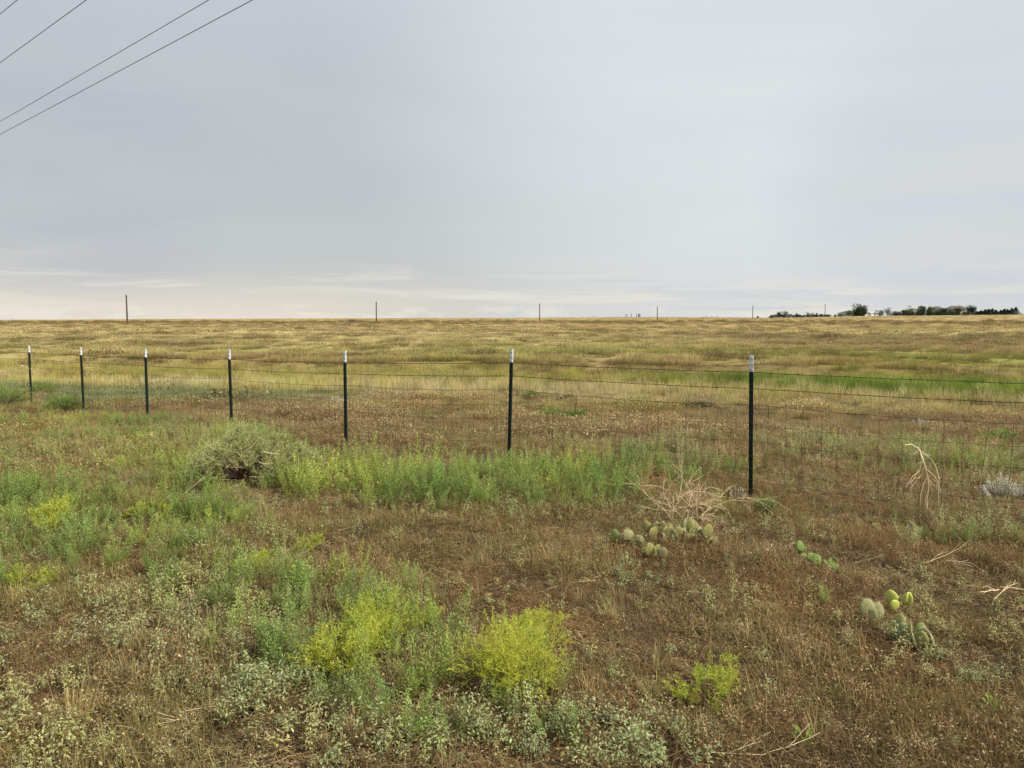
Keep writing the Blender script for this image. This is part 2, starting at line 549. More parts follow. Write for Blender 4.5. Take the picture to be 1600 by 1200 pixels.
def forb_mesh(mat, h=.2, stems=3, leaf=.018, nleaf=16, droop=.9, pale=.3, spread=.35, dryst=.9, rad=.03):
    """branching little weed with drooping leaves"""
    b = MB()
    for s_ in range(stems):
        az = U(0, 6.283); lean = U(0, spread); L = h * U(.6, 1.1); x, y = disc(rad)
        pts = b.blade((x, y, -.01), az, lean, L, .0028, U(-.2, .5), (.75, dryst, 0), (.95, dryst * .6, 0), 4)
        for k in range(nleaf):
            t = U(.22, 1.0) ** .8; f = t * 4; i = min(int(f), 3); p = pts[i].lerp(pts[i + 1], f - i)
            la = U(0, 6.283); out = Vector((math.cos(la), math.sin(la), U(-droop, .6)))
            off = Vector((math.cos(la), math.sin(la), .2)) * U(0, .035) * (1.1 - t * .6)
            q = p + off
            if off.length > .012: b.ribbon([p, q], [.0016, .0012], Vector((-math.sin(la), math.cos(la), 0)), [(.8, .8, 0)] * 2)
            for _ in range(2 if R() < .5 else 1):
                sz = leaf * U(.5, 1.2) * (1 - .35 * t)
                d = out + Vector((U(-.4, .4), U(-.4, .4), U(-.4, .3)))
                pl = pale * R() + (pale * .7 if R() < .18 else 0)
                b.leaf(q, d, Vector((U(-.4, .4), U(-.4, .4), 1)), sz, sz * U(.3, .5), (U(.65, 1.25), U(.35, .95) if (t < .42 and R() < .7) else .08 * R(), min(1, pl * (.3 + t))))
    return b.mesh('forb', mat)


def spire_mesh(mat, h=.42, stems=7, rad=.1, nl=60, leaf=.024, lw=.0035, pale=.15, droop=.15):
    """bushy upright weed, many narrow leaves round each stem"""
    b = MB()
    for s_ in range(stems):
        x, y = disc(rad); az = math.atan2(y, x) + U(-.5, .5); L = h * U(.55, 1.1)
        pts = b.blade((x, y, -.01), az, U(.0, .28), L, .0032, U(-.1, .5), (.6, .75, 0), (.95, .1, 0), 5)
        n = int(nl * L / h)
        for k in range(n):
            t = (k + R()) / n; t = .12 + .88 * t; f = t * 5; i = min(int(f), 4); p = pts[i].lerp(pts[i + 1], f - i)
            la = k * 2.4 + U(-.3, .3); up = lerp(.15, 1.3, t) + U(-.2, .2) - droop
            d = Vector((math.cos(la), math.sin(la), up)).normalized()
            low = t < .3
            off = d * U(0, .05) * (1.15 - t)
            if off.length > .02: b.ribbon([p, p + off], [.0018, .0012], Vector((-math.sin(la), math.cos(la), 0)), [(.9, .15, 0)] * 2)
            sz = leaf * U(.6, 1.3) * (1.15 - .5 * t)
            b.leaf(p + off, d + Vector((U(-.3, .3), U(-.3, .3), U(-.4, .2))), Vector((0, 0, 1)), sz, lw * U(.8, 1.5),
                   (U(.6, 1.3) * (.8 + .3 * t), .7 * R() if low and R() < .6 else 0, pale * R() * t))
    return b.mesh('spire', mat)


def airy(b_st, b_lf, p, d, L, depth, w, leaf, lw, spread=.55, nleaf=5):
    """wiry forking twig with tiny leaves"""
    p1 = p + d * L
    side = d.cross(Vector((U(-1, 1), U(-1, 1), U(-1, 1)))).normalized()
    mid = p.lerp(p1, .5) + side * L * U(-.08, .08)
    cc = (U(.75, 1.2), .0 if depth < 3 else .35, 0)
    b_st.ribbon([p, mid, p1], [w, w * .85, w * .7], side, [cc] * 3)
    for _ in range(nleaf if depth < 4 else 1):
        q = p.lerp(p1, R()); dd = (d + Vector((U(-1, 1), U(-1, 1), U(-.8, 1)))).normalized()
        b_lf.leaf(q, dd, Vector((U(-1, 1), U(-1, 1), 1)), leaf * U(.5, 1.3), lw * U(.7, 1.3), (U(.7, 1.3), 0, .15 * R()))
    if depth <= 0: return
    for k in range(3 if R() < .45 else 2):
        dd = (d + Vector((U(-1, 1), U(-1, 1), U(-.6, .8))) * spread).normalized()
        airy(b_st, b_lf, p1 if k else mid, dd, L * U(.65, .92), depth - 1, w * .8, leaf, lw, spread, nleaf)


def tuft_mesh(mat, n=70, rad=.05, h=.22, w=.0028, lean=.5, curve=.8, dry0=.3, segs=4, hmin=.35, pale=.25, k0=.7, k1=1.0):
    b = MB()
    for _ in range(n):
        x, y = disc(rad); k = U(.7, 1.3); az = math.atan2(y, x) + U(-.9, .9)
        b.blade((x, y, -.01), az, U(0, lean), h * U(hmin, 1.1), w * U(.7, 1.4), U(-.1, curve), (k * k0, dry0 * U(.3, 1), 0), (k * k1, dry0 * .2 * R(), pale * R()), segs)
    return b.mesh('tuft', mat)


def clump_mesh(mat, n=90, rad=.26, h=.16, leaf=.035):
    """low leafy clump for the middle distance"""
    b = MB()
    for _ in range(n):
        x, y = disc(rad); q = 1 - (x * x + y * y) / rad ** 2 * .6; az = U(0, 6.283); t = R()
        z = h * q * (.25 + .75 * t)
        if R() < .4: b.blade((x, y, -.01), az, U(0, .4), h * q * U(.6, 1.2), .005, .3, (.7, .7, 0), (.9, .3, 0), 2)
        b.leaf((x, y, z), Vector((math.cos(az), math.sin(az), U(-.5, 1.2))), Vector((U(-.3, .3), U(-.3, .3), 1)), leaf * U(.5, 1.3), leaf * U(.25, .5),
               (U(.55, 1.3) * (.7 + .4 * t), .8 * R() if t < .35 else .1 * R(), .45 * R() if R() < .25 else 0))
    return b.mesh('clump', mat)


def twig_mesh(mat):
    """dead stalk lying on the ground"""
    b = MB(); az = U(0, 6.283); p = Vector((0, 0, .008)); L = U(.1, .4); pts = [p]
    n = 5
    for k in range(n):
        az += U(-.25, .25); p = p + Vector((math.cos(az), math.sin(az), U(-.12, .2))) * L / n
        p.z = max(.004, p.z); pts.append(p)
    b.tube(pts, [.0016 * (1 - .12 * k) for k in range(n + 1)], 3, (U(.8, 1.2), 0, 0))
    for k in range(random.randint(0, 3)):
        q = pts[random.randint(1, n - 1)]; a2 = az + U(-1, 1)
        b.tube([q, q + Vector((math.cos(a2), math.sin(a2), U(.0, .6))) * U(.03, .1)], [.001, .0006], 3, (1, 0, 0))
    return b.mesh('twig', mat)


M_DRY = veg_mat('dry_grass_mat', dry=(.12, .065, .03), tip=(.55, .45, .28), transl=.3)
M_FORB = veg_mat('wilted_forb', dry=(.24, .12, .05), tip=(.56, .58, .42), transl=.3)
M_SPIRE = veg_mat('upright_weed', dry=(.24, .13, .06), tip=(.5, .52, .3), transl=.32)
M_GRASS = veg_mat('grass_blade', dry=(.17, .10, .05), tip=(.62, .52, .32), transl=.3)
M_TWIG = veg_mat('dead_stalk', transl=.0)


# ------------------------------------------------------------------ scattering
def gn_scatter(name, coll, pos, rot, scl, idx, tint, label, cat):
    me = bpy.data.meshes.new(name)
    n = len(pos)
    me.vertices.add(n); me.vertices.foreach_set('co', pos.astype(np.float32).ravel())
    me.attributes.new('rot', 'FLOAT_VECTOR', 'POINT').data.foreach_set('vector', rot.astype(np.float32).ravel())
    me.attributes.new('scl', 'FLOAT_VECTOR', 'POINT').data.foreach_set('vector', scl.astype(np.float32).ravel())
    me.attributes.new('idx', 'INT', 'POINT').data.foreach_set('value', idx.astype(np.int32))
    me.attributes.new('tint', 'FLOAT_VECTOR', 'POINT').data.foreach_set('vector', tint.astype(np.float32).ravel())
    ob = bpy.data.objects.new(name, me); COL.objects.link(ob)
    tag(ob, label, cat, kind='stuff')
    g = bpy.data.node_groups.new(name, 'GeometryNodeTree')
    g.interface.new_socket('Geometry', in_out='INPUT', socket_type='NodeSocketGeometry')
    g.interface.new_socket('Geometry', in_out='OUTPUT', socket_type='NodeSocketGeometry')
    gi = g.nodes.new('NodeGroupInput'); go = g.nodes.new('NodeGroupOutput')
    iop = g.nodes.new('GeometryNodeInstanceOnPoints')
    ci = g.nodes.new('GeometryNodeCollectionInfo'); ci.inputs['Collection'].default_value = coll
    ci.inputs['Separate Children'].default_value = True; ci.inputs['Reset Children'].default_value = True
    iop.inputs['Pick Instance'].default_value = True
    def na(nm, dt):
        q = g.nodes.new('GeometryNodeInputNamedAttribute'); q.data_type = dt; q.inputs[0].default_value = nm
        return q.outputs[0]
    L = g.links.new
    L(gi.outputs[0], iop.inputs['Points']); L(ci.outputs[0], iop.inputs['Instance'])
    L(na('idx', 'INT'), iop.inputs['Instance Index']); L(na('rot', 'FLOAT_VECTOR'), iop.inputs['Rotation'])
    L(na('scl', 'FLOAT_VECTOR'), iop.inputs['Scale'])
    L(iop.outputs[0], go.inputs[0])
    md = ob.modifiers.new('scatter', 'NODES'); md.node_group = g
    return ob


def sample(r0, r1, dmax, dens, azm=43.0, power=0.0):
    """random ground points in the wedge ahead; dens(x, y) in plants per square metre"""
    a = math.radians(azm)
    area = a * (r1 * r1 - r0 * r0)
    n = int(area * dmax)
    r = np.sqrt(rng.uniform(r0 * r0, r1 * r1, n)); th = rng.uniform(-a, a, n)
    x = r * np.sin(th); y = r * np.cos(th)
    k = rng.uniform(0, dmax, n) < dens(x, y)
    return x[k], y[k]


def scatter(name, coll, x, y, tint, label, cat, smin=.7, smax=1.3, tilt=.12, flat=1.0, zoff=0.0, hs=None, var=.24):
    n = len(x); z = terrain(x, y) + zoff
    pos = np.stack([x, y, z], -1)
    rot = np.stack([rng.normal(0, tilt, n), rng.normal(0, tilt, n), rng.uniform(0, 6.283, n)], -1)
    s = rng.uniform(smin, smax, n)
    if hs is not None: s = s * hs
    scl = np.stack([s * flat, s * flat, s * rng.uniform(.8, 1.2, n)], -1)
    idx = rng.integers(0, len(coll.objects), n)
    t = tint * rng.uniform(1 - var, 1 + var, (n, 1)) * rng.uniform(.93, 1.07, (n, 3))
    return gn_scatter(name, coll, pos, rot, scl, idx, np.clip(t, 0, .95), label, cat)


# zones of the verge, as soft ellipses on the ground: centre photo pixel, half-widths in metres, strength
def blobs(lst):
    out = []
    for (px, py, rx, ry, w) in lst:
        x, y = P(px, py); out.append((x, y, rx, ry, w))
    def f(x, y):
        v = np.zeros_like(x)
        wx = x + .22 * (fbm(x, y, .6, 71) - .5) * 2; wy = y + .3 * (fbm(x, y, .6, 72) - .5) * 2
        for (cx, cy, rx, ry, w) in out:
            v = np.maximum(v, w * np.exp(-(((wx - cx) / rx) ** 2 + ((wy - cy) / ry) ** 2) ** 1.5))
        return v
    return f


Z_SPIRE = blobs([(500, 772, .55, .45, 1), (600, 780, .6, .5, 1), (700, 785, .6, .5, 1), (800, 785, .6, .5, 1), (880, 780, .6, .5, 1),
                 (960, 770, .5, .5, .7), (1040, 765, .5, .5, .35), (440, 765, .3, .3, .9), (330, 700, 1.2, .8, .7), (420, 720, .8, .6, .5), (120, 700, 1.6, .8, .5), (60, 900, .5, .3, .5), (560, 930, .3, .25, .6), (480, 960, .3, .3, .9), (600, 1060, .3, .3, 1), (420, 1040, .3, .25, .6), (760, 1110, .35, .2, .9), (350, 860, .5, .35, .5), (250, 860, .45, .35, .8), (850, 1130, .2, .12, .6), (450, 985, .42, .36, 1), (520, 1025, .45, .35, 1), (600, 1070, .42, .3, 1), (700, 1100, .4, .22, 1), (780, 1118, .35, .16, 1), (560, 935, .5, .3, .75), (130, 850, .75, .45, .95), (220, 870, .6, .45, .9), (310, 890, .45, .35, .8), (70, 880, .5, .35, .6), (380, 930, .35, .3, .7), (900, 1150, .2, .1, .5), (40, 790, .9, .5, .9), (110, 810, .8, .5, .9), (200, 830, .6, .4, .8), (20, 860, .5, .4, .8), (340, 960, .4, .3, .75), (400, 1000, .35, .3, .9), (660, 1000, .4, .3, .8), (720, 1050, .4, .3, 1), (850, 1090, .3, .2, .7), (350, 780, .7, .4, .5), (300, 735, 1.0, .6, .8), (150, 710, 2.2, .9, .75), (1000, 750, .8, .6, .6), (480, 920, .5, .35, .9), (600, 990, .4, .35, .95), (690, 1040, .35, .3, 1), (270, 820, .7, .45, .85), (330, 900, .5, .35, .85), (30, 920, .4, .3, .6), (1100, 740, 1.2, .5, .35), (1500, 740, 1.2, .6, .4), (1420, 705, 1.4, .7, .4), (560, 750, .7, .5, .8), (700, 750, .7, .6, .8), (850, 750, .7, .6, .8),
                 (950, 740, .9, .7, .5), (260, 765, .4, .5, .7), (240, 730, .7, .6, .6), (180, 690, 1.6, .8, .75), (300, 690, 1.2, .9, .75), (90, 660, 1.5, 1.2, .7),
                 (20, 650, 1.6, 1.4, .8), (230, 665, 1.6, 1.0, .7), (0, 805, .5, .35, 1), (130, 850, .5, .4, 1), (190, 870, .45, .35, .9), (280, 890, .35, .3, .75),
                 (60, 850, .4, .3, .5), (330, 930, .3, .25, .5), (430, 985, .2, .25, .9), (470, 1040, .25, .3, 1), (560, 1040, .25, .3, .9), (530, 980, .25, .3, .8),
                 (640, 1010, .2, .25, .5), (640, 1090, .25, .18, .8), (720, 1100, .25, .2, 1), (800, 1110, .2, .15, .8), (400, 900, .3, .3, .35),
                 (1230, 812, .22, .2, .6), (1500, 850, .5, .3, .6), (1590, 870, .35, .25, .7), (1385, 850, .3, .2, .3), (1460, 935, .18, .15, .2),
                 (850, 870, .3, .3, .0), (1330, 945, .3, .2, .2), (150, 1160, .12, .1, 0)])
Z_FORB = blobs([(150, 960, .5, .4, .7), (260, 1000, .4, .3, .9), (350, 1040, .35, .3, .9), (250, 930, .4, .35, .8), (420, 1090, .3, .2, .9), (480, 1150, .3, .2, .8), (560, 1140, .25, .2, .9),
                (640, 1140, .25, .15, 1), (700, 1170, .3, .12, 1), (800, 1150, .25, .15, 1), (880, 1170, .25, .15, .9), (980, 1180, .2, .12, .75), (1050, 1190, .2, .1, .6),
                (20, 1000, .4, .5, .5), (60, 1180, .5, .2, .65), (340, 980, .3, .3, .8), (180, 1170, .4, .15, .5), (10, 1100, .3, .3, .7), (900, 1060, .25, .2, .25), (380, 860, .5, .3, .5), (980, 870, .5, .25, .22), (1230, 840, .5, .25, .4), (1480, 990, .4, .3, .3),
                (1350, 1000, .3, .3, .3), (1200, 960, .7, .4, .2), (680, 800, 1.6, .3, .35), (350, 800, .6, .4, .3)])
Z_BARE = blobs([(60, 975, .5, .3, .8), (200, 1100, .25, .15, .8), (330, 1150, .25, .12, .7), (860, 1000, .3, .3, .8), (640, 860, 1.1, .35, .35), (900, 930, .8, .5, .5), (1250, 1050, .5, .3, .35),
                (800, 1110, .2, .1, .3), (500, 1120, .2, .1, .6), (100, 740, .8, .3, .5)])


def dist_fade(x, y, a, b):
    return 1 - sstep(np.hypot(x, y), a, b)


def build_vegetation():
    # --- 1. dry fine mat covering the verge
    c = proto_collection('dry_mat_kinds', [dry_mat_mesh(M_DRY, w=U(.0014, .002)) for _ in range(7)])
    x, y = sample(1.6, 17, 75, lambda x, y: 75 * (1 - .6 * Z_BARE(x, y)) * (.16 + .84 * sstep(fbm(x, y, .3, 81), .38, .54)) * dist_fade(x, y, 10, 18) + 6)
    t = lerp3(BROWN * .84, TAN * .9, sstep(fbm(x, y, .8, 82), .38, .62))
    t = lerp3(t, REDBR * 1.1, sstep(fbm(x, y, 1.5, 83), .5, .68) * .5)
    t = lerp3(t, TAN * 1.15, sstep(-x, 1.5, 5) * sstep(y, 6, 9) * .8)
    t = lerp3(t, np.array([.37, .33, .12]), np.clip(sstep(fbm(x, y, 1.2, 99), .42, .6) * (.35 + .5 * sstep(-x, -.5, 2)), 0, 1))
    hs = (.45 + 1.1 * sstep(fbm(x, y, .45, 84), .3, .7))
    scatter('dry_grass_mat', c, x, y, t, 'brown mat of fine dead grass covering the verge before the wire fence', 'dry grass', hs=hs)

    # --- 1b. flat thatch and crumbs lying on the soil
    def litter():
        b = MB()
        for _ in range(150):
            x_, y_ = disc(.17); k = U(.5, 1.5); az = U(0, 6.283); h_ = Vector((math.cos(az), math.sin(az), 0)); sdv = Vector((-h_.y, h_.x, 0)); L = U(.015, .07); q = Vector((x_, y_, U(.001, .012)))
            p2 = q + h_ * L * .5 + sdv * U(-.2, .2) * L + Vector((0, 0, U(0, .012))); p3 = q + h_ * L + sdv * U(-.5, .5) * L + Vector((0, 0, U(-.004, .01)))
            b.ribbon([q, p2, p3], [U(.0012, .003)] * 3, (sdv + Vector((0, 0, U(-.6, .6)))).normalized(), [(k, .5 * R(), .3 * R() if R() < .2 else 0)] * 3)
        for _ in range(45):
            x_, y_ = disc(.17); b.leaf((x_, y_, U(.001, .012)), Vector((U(-1, 1), U(-1, 1), U(-.2, .3))), Vector((U(-.5, .5), U(-.5, .5), 1)), U(.006, .02), U(.004, .01), (U(.5, 1.3), .8 * R(), .2 * R()))
        return b.mesh('litter', M_DRY)
    c = proto_collection('litter_kinds', [litter() for _ in range(6)])
    x, y = sample(1.6, 12, 60, lambda x, y: 60 * (.35 + .65 * sstep(fbm(x, y, .25, 65), .3, .5)) * dist_fade(x, y, 8, 12))
    t = lerp3(BROWN * .55, TAN * .75, sstep(fbm(x, y, .35, 66), .4, .62))
    t = lerp3(t, REDBR * .8, sstep(fbm(x, y, .5, 67), .5, .65) * .7)
    scatter('ground_litter', c, x, y, t, 'flat brown thatch of broken stems and crumbs lying on the soil', 'litter', smin=.7, smax=1.2, zoff=.002, var=.4)

    # --- 2. brown seeded forbs, sparse to dense
    c = proto_collection('dead_forb_kinds', [forb_mesh(M_FORB, h=U(.08, .14), stems=random.randint(2, 4), leaf=.014, nleaf=18, pale=.5, droop=.5, dryst=1) for _ in range(6)])
    def d2(x, y):
        r = np.hypot(x, y)
        base = 16 + 55 * sstep(fbm(x, y, .7, 85), .42, .6)
        base = base + 40 * sstep(x, .3, 3) * sstep(y, 5.2, 7) + 14 * sstep(-x, .5, 1.2) * (1 - sstep(y, 3.2, 4.2))
        return base * (1 - Z_BARE(x, y)) * (1 - .75 * Z_SPIRE(x, y)) * dist_fade(x, y, 10, 15) * .85
    x, y = sample(1.6, 15, 125, d2)
    t = lerp3(TAN * 1.05, BROWN * 1.25, sstep(fbm(x, y, .7, 86), .35, .6))
    t = lerp3(t, np.array([.44, .40, .17]), sstep(fbm(x, y, .9, 79), .45, .6) * .7)
    t = lerp3(t, REDBR * 1.2, sstep(fbm(x, y, 1.1, 87), .5, .65) * .7)
    scatter('dead_forbs', c, x, y, t, 'small brown dried weeds with pale seed husks among dead grass', 'dead weeds', smin=.55, smax=1.25)

    # --- 3. wilted grey-green forbs
    c = proto_collection('wilted_forb_kinds', [forb_mesh(M_FORB, h=U(.13, .22), stems=random.randint(3, 5), leaf=.024, nleaf=21, pale=.30, droop=1.1, rad=.04) for _ in range(9)])
    def d3(x, y):
        return (120 * Z_FORB(x, y) + 14 + 28 * sstep(fbm(x, y, .9, 88), .48, .66)) * (1 - .7 * Z_BARE(x, y)) * dist_fade(x, y, 10, 13)
    x, y = sample(1.6, 13, 135, d3)
    t = lerp3(np.array([.31, .39, .14]), np.array([.42, .42, .15]), sstep(fbm(x, y, .5, 89), .35, .65))
    t = lerp3(t, np.array([.28, .36, .15]), sstep(fbm(x, y, .8, 90), .5, .6) * .7)
    scatter('wilted_weeds', c, x, y, t, 'low grey-green weeds with drooping pale leaves and brown stems', 'weeds', smin=.5, smax=1.2, hs=.55 + .5 * np.clip(Z_FORB(x, y) + .25, 0, 1))

    # --- 4. upright green weeds
    c = proto_collection('upright_weed_kinds', [spire_mesh(M_SPIRE, h=U(.3, .42), stems=random.randint(6, 10), rad=.09, nl=72, leaf=.027, lw=.0062, pale=.25) for _ in range(7)])
    def d4(x, y):
        return (50 * sstep(Z_SPIRE(x, y), .08, .7) + 1.2 * sstep(fbm(x, y, 1.1, 98), .5, .65)) * dist_fade(x, y, 14, 17)
    x, y = sample(1.8, 17, 52, d4)
    n1 = fbm(x, y, .9, 91)
    t = lerp3(np.array([.20, .295, .065]), np.array([.34, .41, .085]), sstep(n1, .38, .6))
    t = lerp3(t, np.array([.20, .30, .085]), sstep(fbm(x, y, .7, 92), .5, .64) * .7)
    t = lerp3(t, np.array([.42, .39, .16]), sstep(fbm(x, y, 1.0, 97), .5, .66) * sstep(-x, 2, 5) * sstep(y, 7, 9) * .9)
    band = sstep(y, 6, 7.2)
    hs = (.42 + .5 * np.clip(Z_SPIRE(x, y), 0, 1)) * (.85 + .3 * band)
    hs = hs * (1 - .35 * sstep(-x, 3.2, 5) * sstep(y, 7.5, 9))
    scatter('green_weeds', c, x, y, t, 'stand of bushy upright green weeds growing along the fence and in the verge', 'weeds', smin=.45, smax=1.25, hs=hs, tilt=.17)

    # --- 4b. olive brown weeds standing behind and under the fence at right
    c = proto_collection('olive_weed_kinds', [spire_mesh(M_SPIRE, h=U(.2, .3), stems=random.randint(6, 9), rad=.09, nl=60, leaf=.022, lw=.006, pale=.5) for _ in range(5)])
    Z = blobs([(1000, 715, 1.6, .8, .9), (1100, 730, 1.2, .8, .9), (1240, 715, 1.2, 1.0, .8), (1330, 705, 1.5, 1.0, .8), (1450, 715, 1.6, 1.1, .9), (1560, 725, 1.6, 1.0, .9),
               (1580, 770, .7, .5, .6), (1150, 700, 1.6, .8, .5), (880, 700, 1.6, .6, .35), (1480, 850, .9, .25, .6), (1330, 850, .5, .2, .4), (100, 700, 2.2, 1.0, .5), (250, 680, 2.5, 1.2, .5), (60, 760, .8, .4, .3)])
    x, y = sample(4, 17, 26, lambda x, y: 26 * sstep(Z(x, y), .1, .8) * (.2 + .8 * sstep(fbm(x, y, .8, 76), .38, .55)))
    t = lerp3(np.array([.38, .36, .14]), np.array([.30, .33, .14]), sstep(fbm(x, y, .7, 77), .4, .6))
    t = lerp3(t, np.array([.42, .27, .13]), sstep(fbm(x, y, .6, 78), .5, .62) * .8)
    scatter('olive_weeds', c, x, y, t, 'olive and rusty weeds standing along the mesh at right', 'weeds', smin=.6, smax=1.15)

    # --- 5. straw tufts in the verge
    c = proto_collection('straw_tuft_kinds', [tuft_mesh(M_GRASS, n=45, rad=.035, h=U(.1, .16), w=.0022, lean=.55) for _ in range(5)])
    x, y = sample(1.6, 14, 14, lambda x, y: 5 * (.35 + 1.3 * sstep(fbm(x, y, 1.3, 93), .45, .6)) * dist_fade(x, y, 11, 14) + 4.5 * sstep(-x, 2, 4) * sstep(y, 6.5, 8.5) * dist_fade(x, y, 11, 14))
    t = lerp3(STRAW * .8, TAN * .9, rng.uniform(0, 1, len(x)))
    scatter('straw_grass', c, x, y, t, 'small straw coloured grass tufts scattered through the verge', 'grass')

    # --- 6. dead stalks lying about
    c = proto_collection('stalk_kinds', [twig_mesh(M_TWIG) for _ in range(12)])
    x, y = sample(1.6, 10, 30, lambda x, y: 10 + 16 * Z_BARE(x, y) + 6 * (fbm(x, y, 1, 94) > .55))
    t = lerp3(PALE * .95, BROWN * 1.3, rng.uniform(0, 1, len(x)) ** .6)
    scatter('fallen_stalks', c, x, y, t, 'thin pale dead stalks lying on the brown litter', 'dead stalks', smin=.35, smax=.85, zoff=.010)

    # --- 7. leafy clumps beyond the fence
    c = proto_collection('field_clump_kinds', [clump_mesh(M_FORB, n=190, h=U(.09, .16), leaf=.026) for _ in range(7)])
    def d7(x, y):
        t = y - swale_y(x)
        return 11 * sstep(np.hypot(x, y), 8.5, 12) * (1 - sstep(t, -11, -6)) * (.55 + .45 * sstep(fbm(x, y, 1.2, 95), .35, .55))
    x, y = sample(8.2, 36, 11, d7)
    hs = .7 + .75 * sstep(fbm(x, y, 1.6, 96), .45, .7)
    scatter('field_forbs', c, x, y, field_col(x, y) * .98, 'low brown and olive forbs carpeting the field just behind the fence', 'forbs', hs=hs)

    # --- 8. tussock grass of the field
    c = proto_collection('tussock_kinds', [tuft_mesh(M_GRASS, n=150, rad=.34, h=U(.17, .25), w=.007, lean=.5, segs=2, dry0=.6, k0=.6) for _ in range(7)])
    def d8(x, y):
        r = np.hypot(x, y); t = y - swale_y(x)
        bank = np.exp(-((t - 6.2) / 1.3) ** 2) * sstep(fbm(x, y, 10, 48), .38, .55)
        patch = sstep(fbm(x, y, 2.2, 101), .33, .52)
        near = sstep(r, 10, 20)
        return 6.5 * (.10 + .90 * patch) * near * (1 - .55 * sstep(r, 35, 90))
    x, y = sample(10, 105, 6, d8, azm=40)
    r = np.hypot(x, y); hs = .45 + .9 * sstep(fbm(x, y, 2.5, 102), .4, .62) * sstep(r, 14, 28)
    scatter('field_grass', c, x, y, field_col(x, y) * 1.15, 'yellow and olive tussock grass of the open field', 'grass', hs=hs, flat=1.15, tilt=.08, var=.42)
    def d9(x, y):
        r = np.hypot(x, y)
        return .33 * (.2 + .8 * sstep(fbm(x, y, 7, 103), .36, .54)) * (1 - .72 * sstep(r, 200, 420)) * sstep(r, 85, 110)
    x, y = sample(85, 690, .33, d9, azm=38)
    c2 = proto_collection('far_tussock_kinds', [tuft_mesh(M_GRASS, n=110, rad=.5, h=.11, w=.02, lean=.5, segs=2, dry0=.5, k0=.7) for _ in range(5)])
    scatter('distant_grass', c2, x, y, field_col(x, y) * 1.2, 'far tan and olive grassland reaching to the skyline', 'grass', smin=1.0, smax=3.2, flat=1.4, tilt=.03, var=.45)

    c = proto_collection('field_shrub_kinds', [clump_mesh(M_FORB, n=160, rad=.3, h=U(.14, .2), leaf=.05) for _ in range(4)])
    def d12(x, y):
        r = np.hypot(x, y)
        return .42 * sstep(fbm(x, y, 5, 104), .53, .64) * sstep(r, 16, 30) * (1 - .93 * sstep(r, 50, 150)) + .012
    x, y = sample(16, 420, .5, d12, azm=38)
    r = np.hypot(x, y)
    t = lerp3(np.array([.17, .12, .06]), np.array([.22, .20, .07]), rng.uniform(0, 1, len(x)))  # shade put into the tint: dark clumps drawn for shadowed terrain edges
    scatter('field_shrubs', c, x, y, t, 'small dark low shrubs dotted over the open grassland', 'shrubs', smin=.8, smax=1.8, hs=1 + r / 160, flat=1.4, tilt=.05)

    # --- 9. tall grass in the ditch and the straw belt before it
    c = proto_collection('tall_grass_kinds', [tuft_mesh(M_GRASS, n=110, rad=.28, h=U(.38, .5), w=.007, lean=.3, curve=.5, segs=3, dry0=.25, k0=.7, pale=.1) for _ in range(6)])
    def g10(x, y):
        t = y - swale_y(x)
        return 9 * np.exp(-(t / 3.0) ** 2) * (.4 + .6 * sstep(x, 3, 9)) * np.maximum(sstep(fbm(x, y, 6, 111), .30, .5), .85 * sstep(x, 7, 11))
    x, y = sample(14, 56, 9, g10, azm=40)
    t = lerp3(np.array([.15, .24, .03]), np.array([.29, .38, .055]), sstep(fbm(x, y, 6, 112), .45, .66))
    t = lerp3(t, OLIVE * 1.25, sstep(-x, -9, -3) * .85)
    t = lerp3(t, OLIVE * 1.3, sstep(fbm(x, y, 9, 113), .5, .62) * sstep(-x, -4, 6) * .8)
    scatter('ditch_grass', c, x, y, t, 'strip of taller green grass filling the shallow ditch', 'grass', smin=.6, smax=1.1)
    def g11(x, y):
        t = y - swale_y(x)
        b = np.exp(-((t + 5.0) / 2.2) ** 2) * (.35 + .65 * sstep(fbm(x, y, 5, 114), .34, .48)) * (1 + .5 * sstep(-x, 2, 8))
        return 5 * b + .3 * np.exp(-((t + 1) / 3) ** 2)
    x, y = sample(14, 56, 6, g11, azm=40)
    t = lerp3(STRAW * 1.05, PALE * .95, rng.uniform(0, 1, len(x)))
    t = lerp3(t, OLIVE * 1.5, sstep(fbm(x, y, 5, 115), .5, .62) * .7)
    scatter('straw_belt', c, x, y, t, 'belt of tall straw yellow grass on the near side of the ditch', 'grass', smin=.5, smax=1.05)


build_vegetation()

# ------------------------------------------------------------------ the wire fence
M_POST = solid_mat('post_green_paint', (.005, .013, .010), (.009, .021, .016), 30, .55, spec=.2, bump=.15)
M_TIP = solid_mat('post_white_paint', (.66, .67, .68), (.40, .40, .40), 22, .6)
M_WIRE = solid_mat('rusty_wire', (.03, .026, .024), (.06, .042, .03), 60, .7, .2)
FD = {44: 17.25, 125: 15.46, 226: 13.64, 357: 11.79, 538: 9.99, 799: 8.50, 1174: 6.93}
TOPS = {44: 540, 125: 543, 226: 545, 357: 546, 538: 548, 799: 545, 1174: 555}


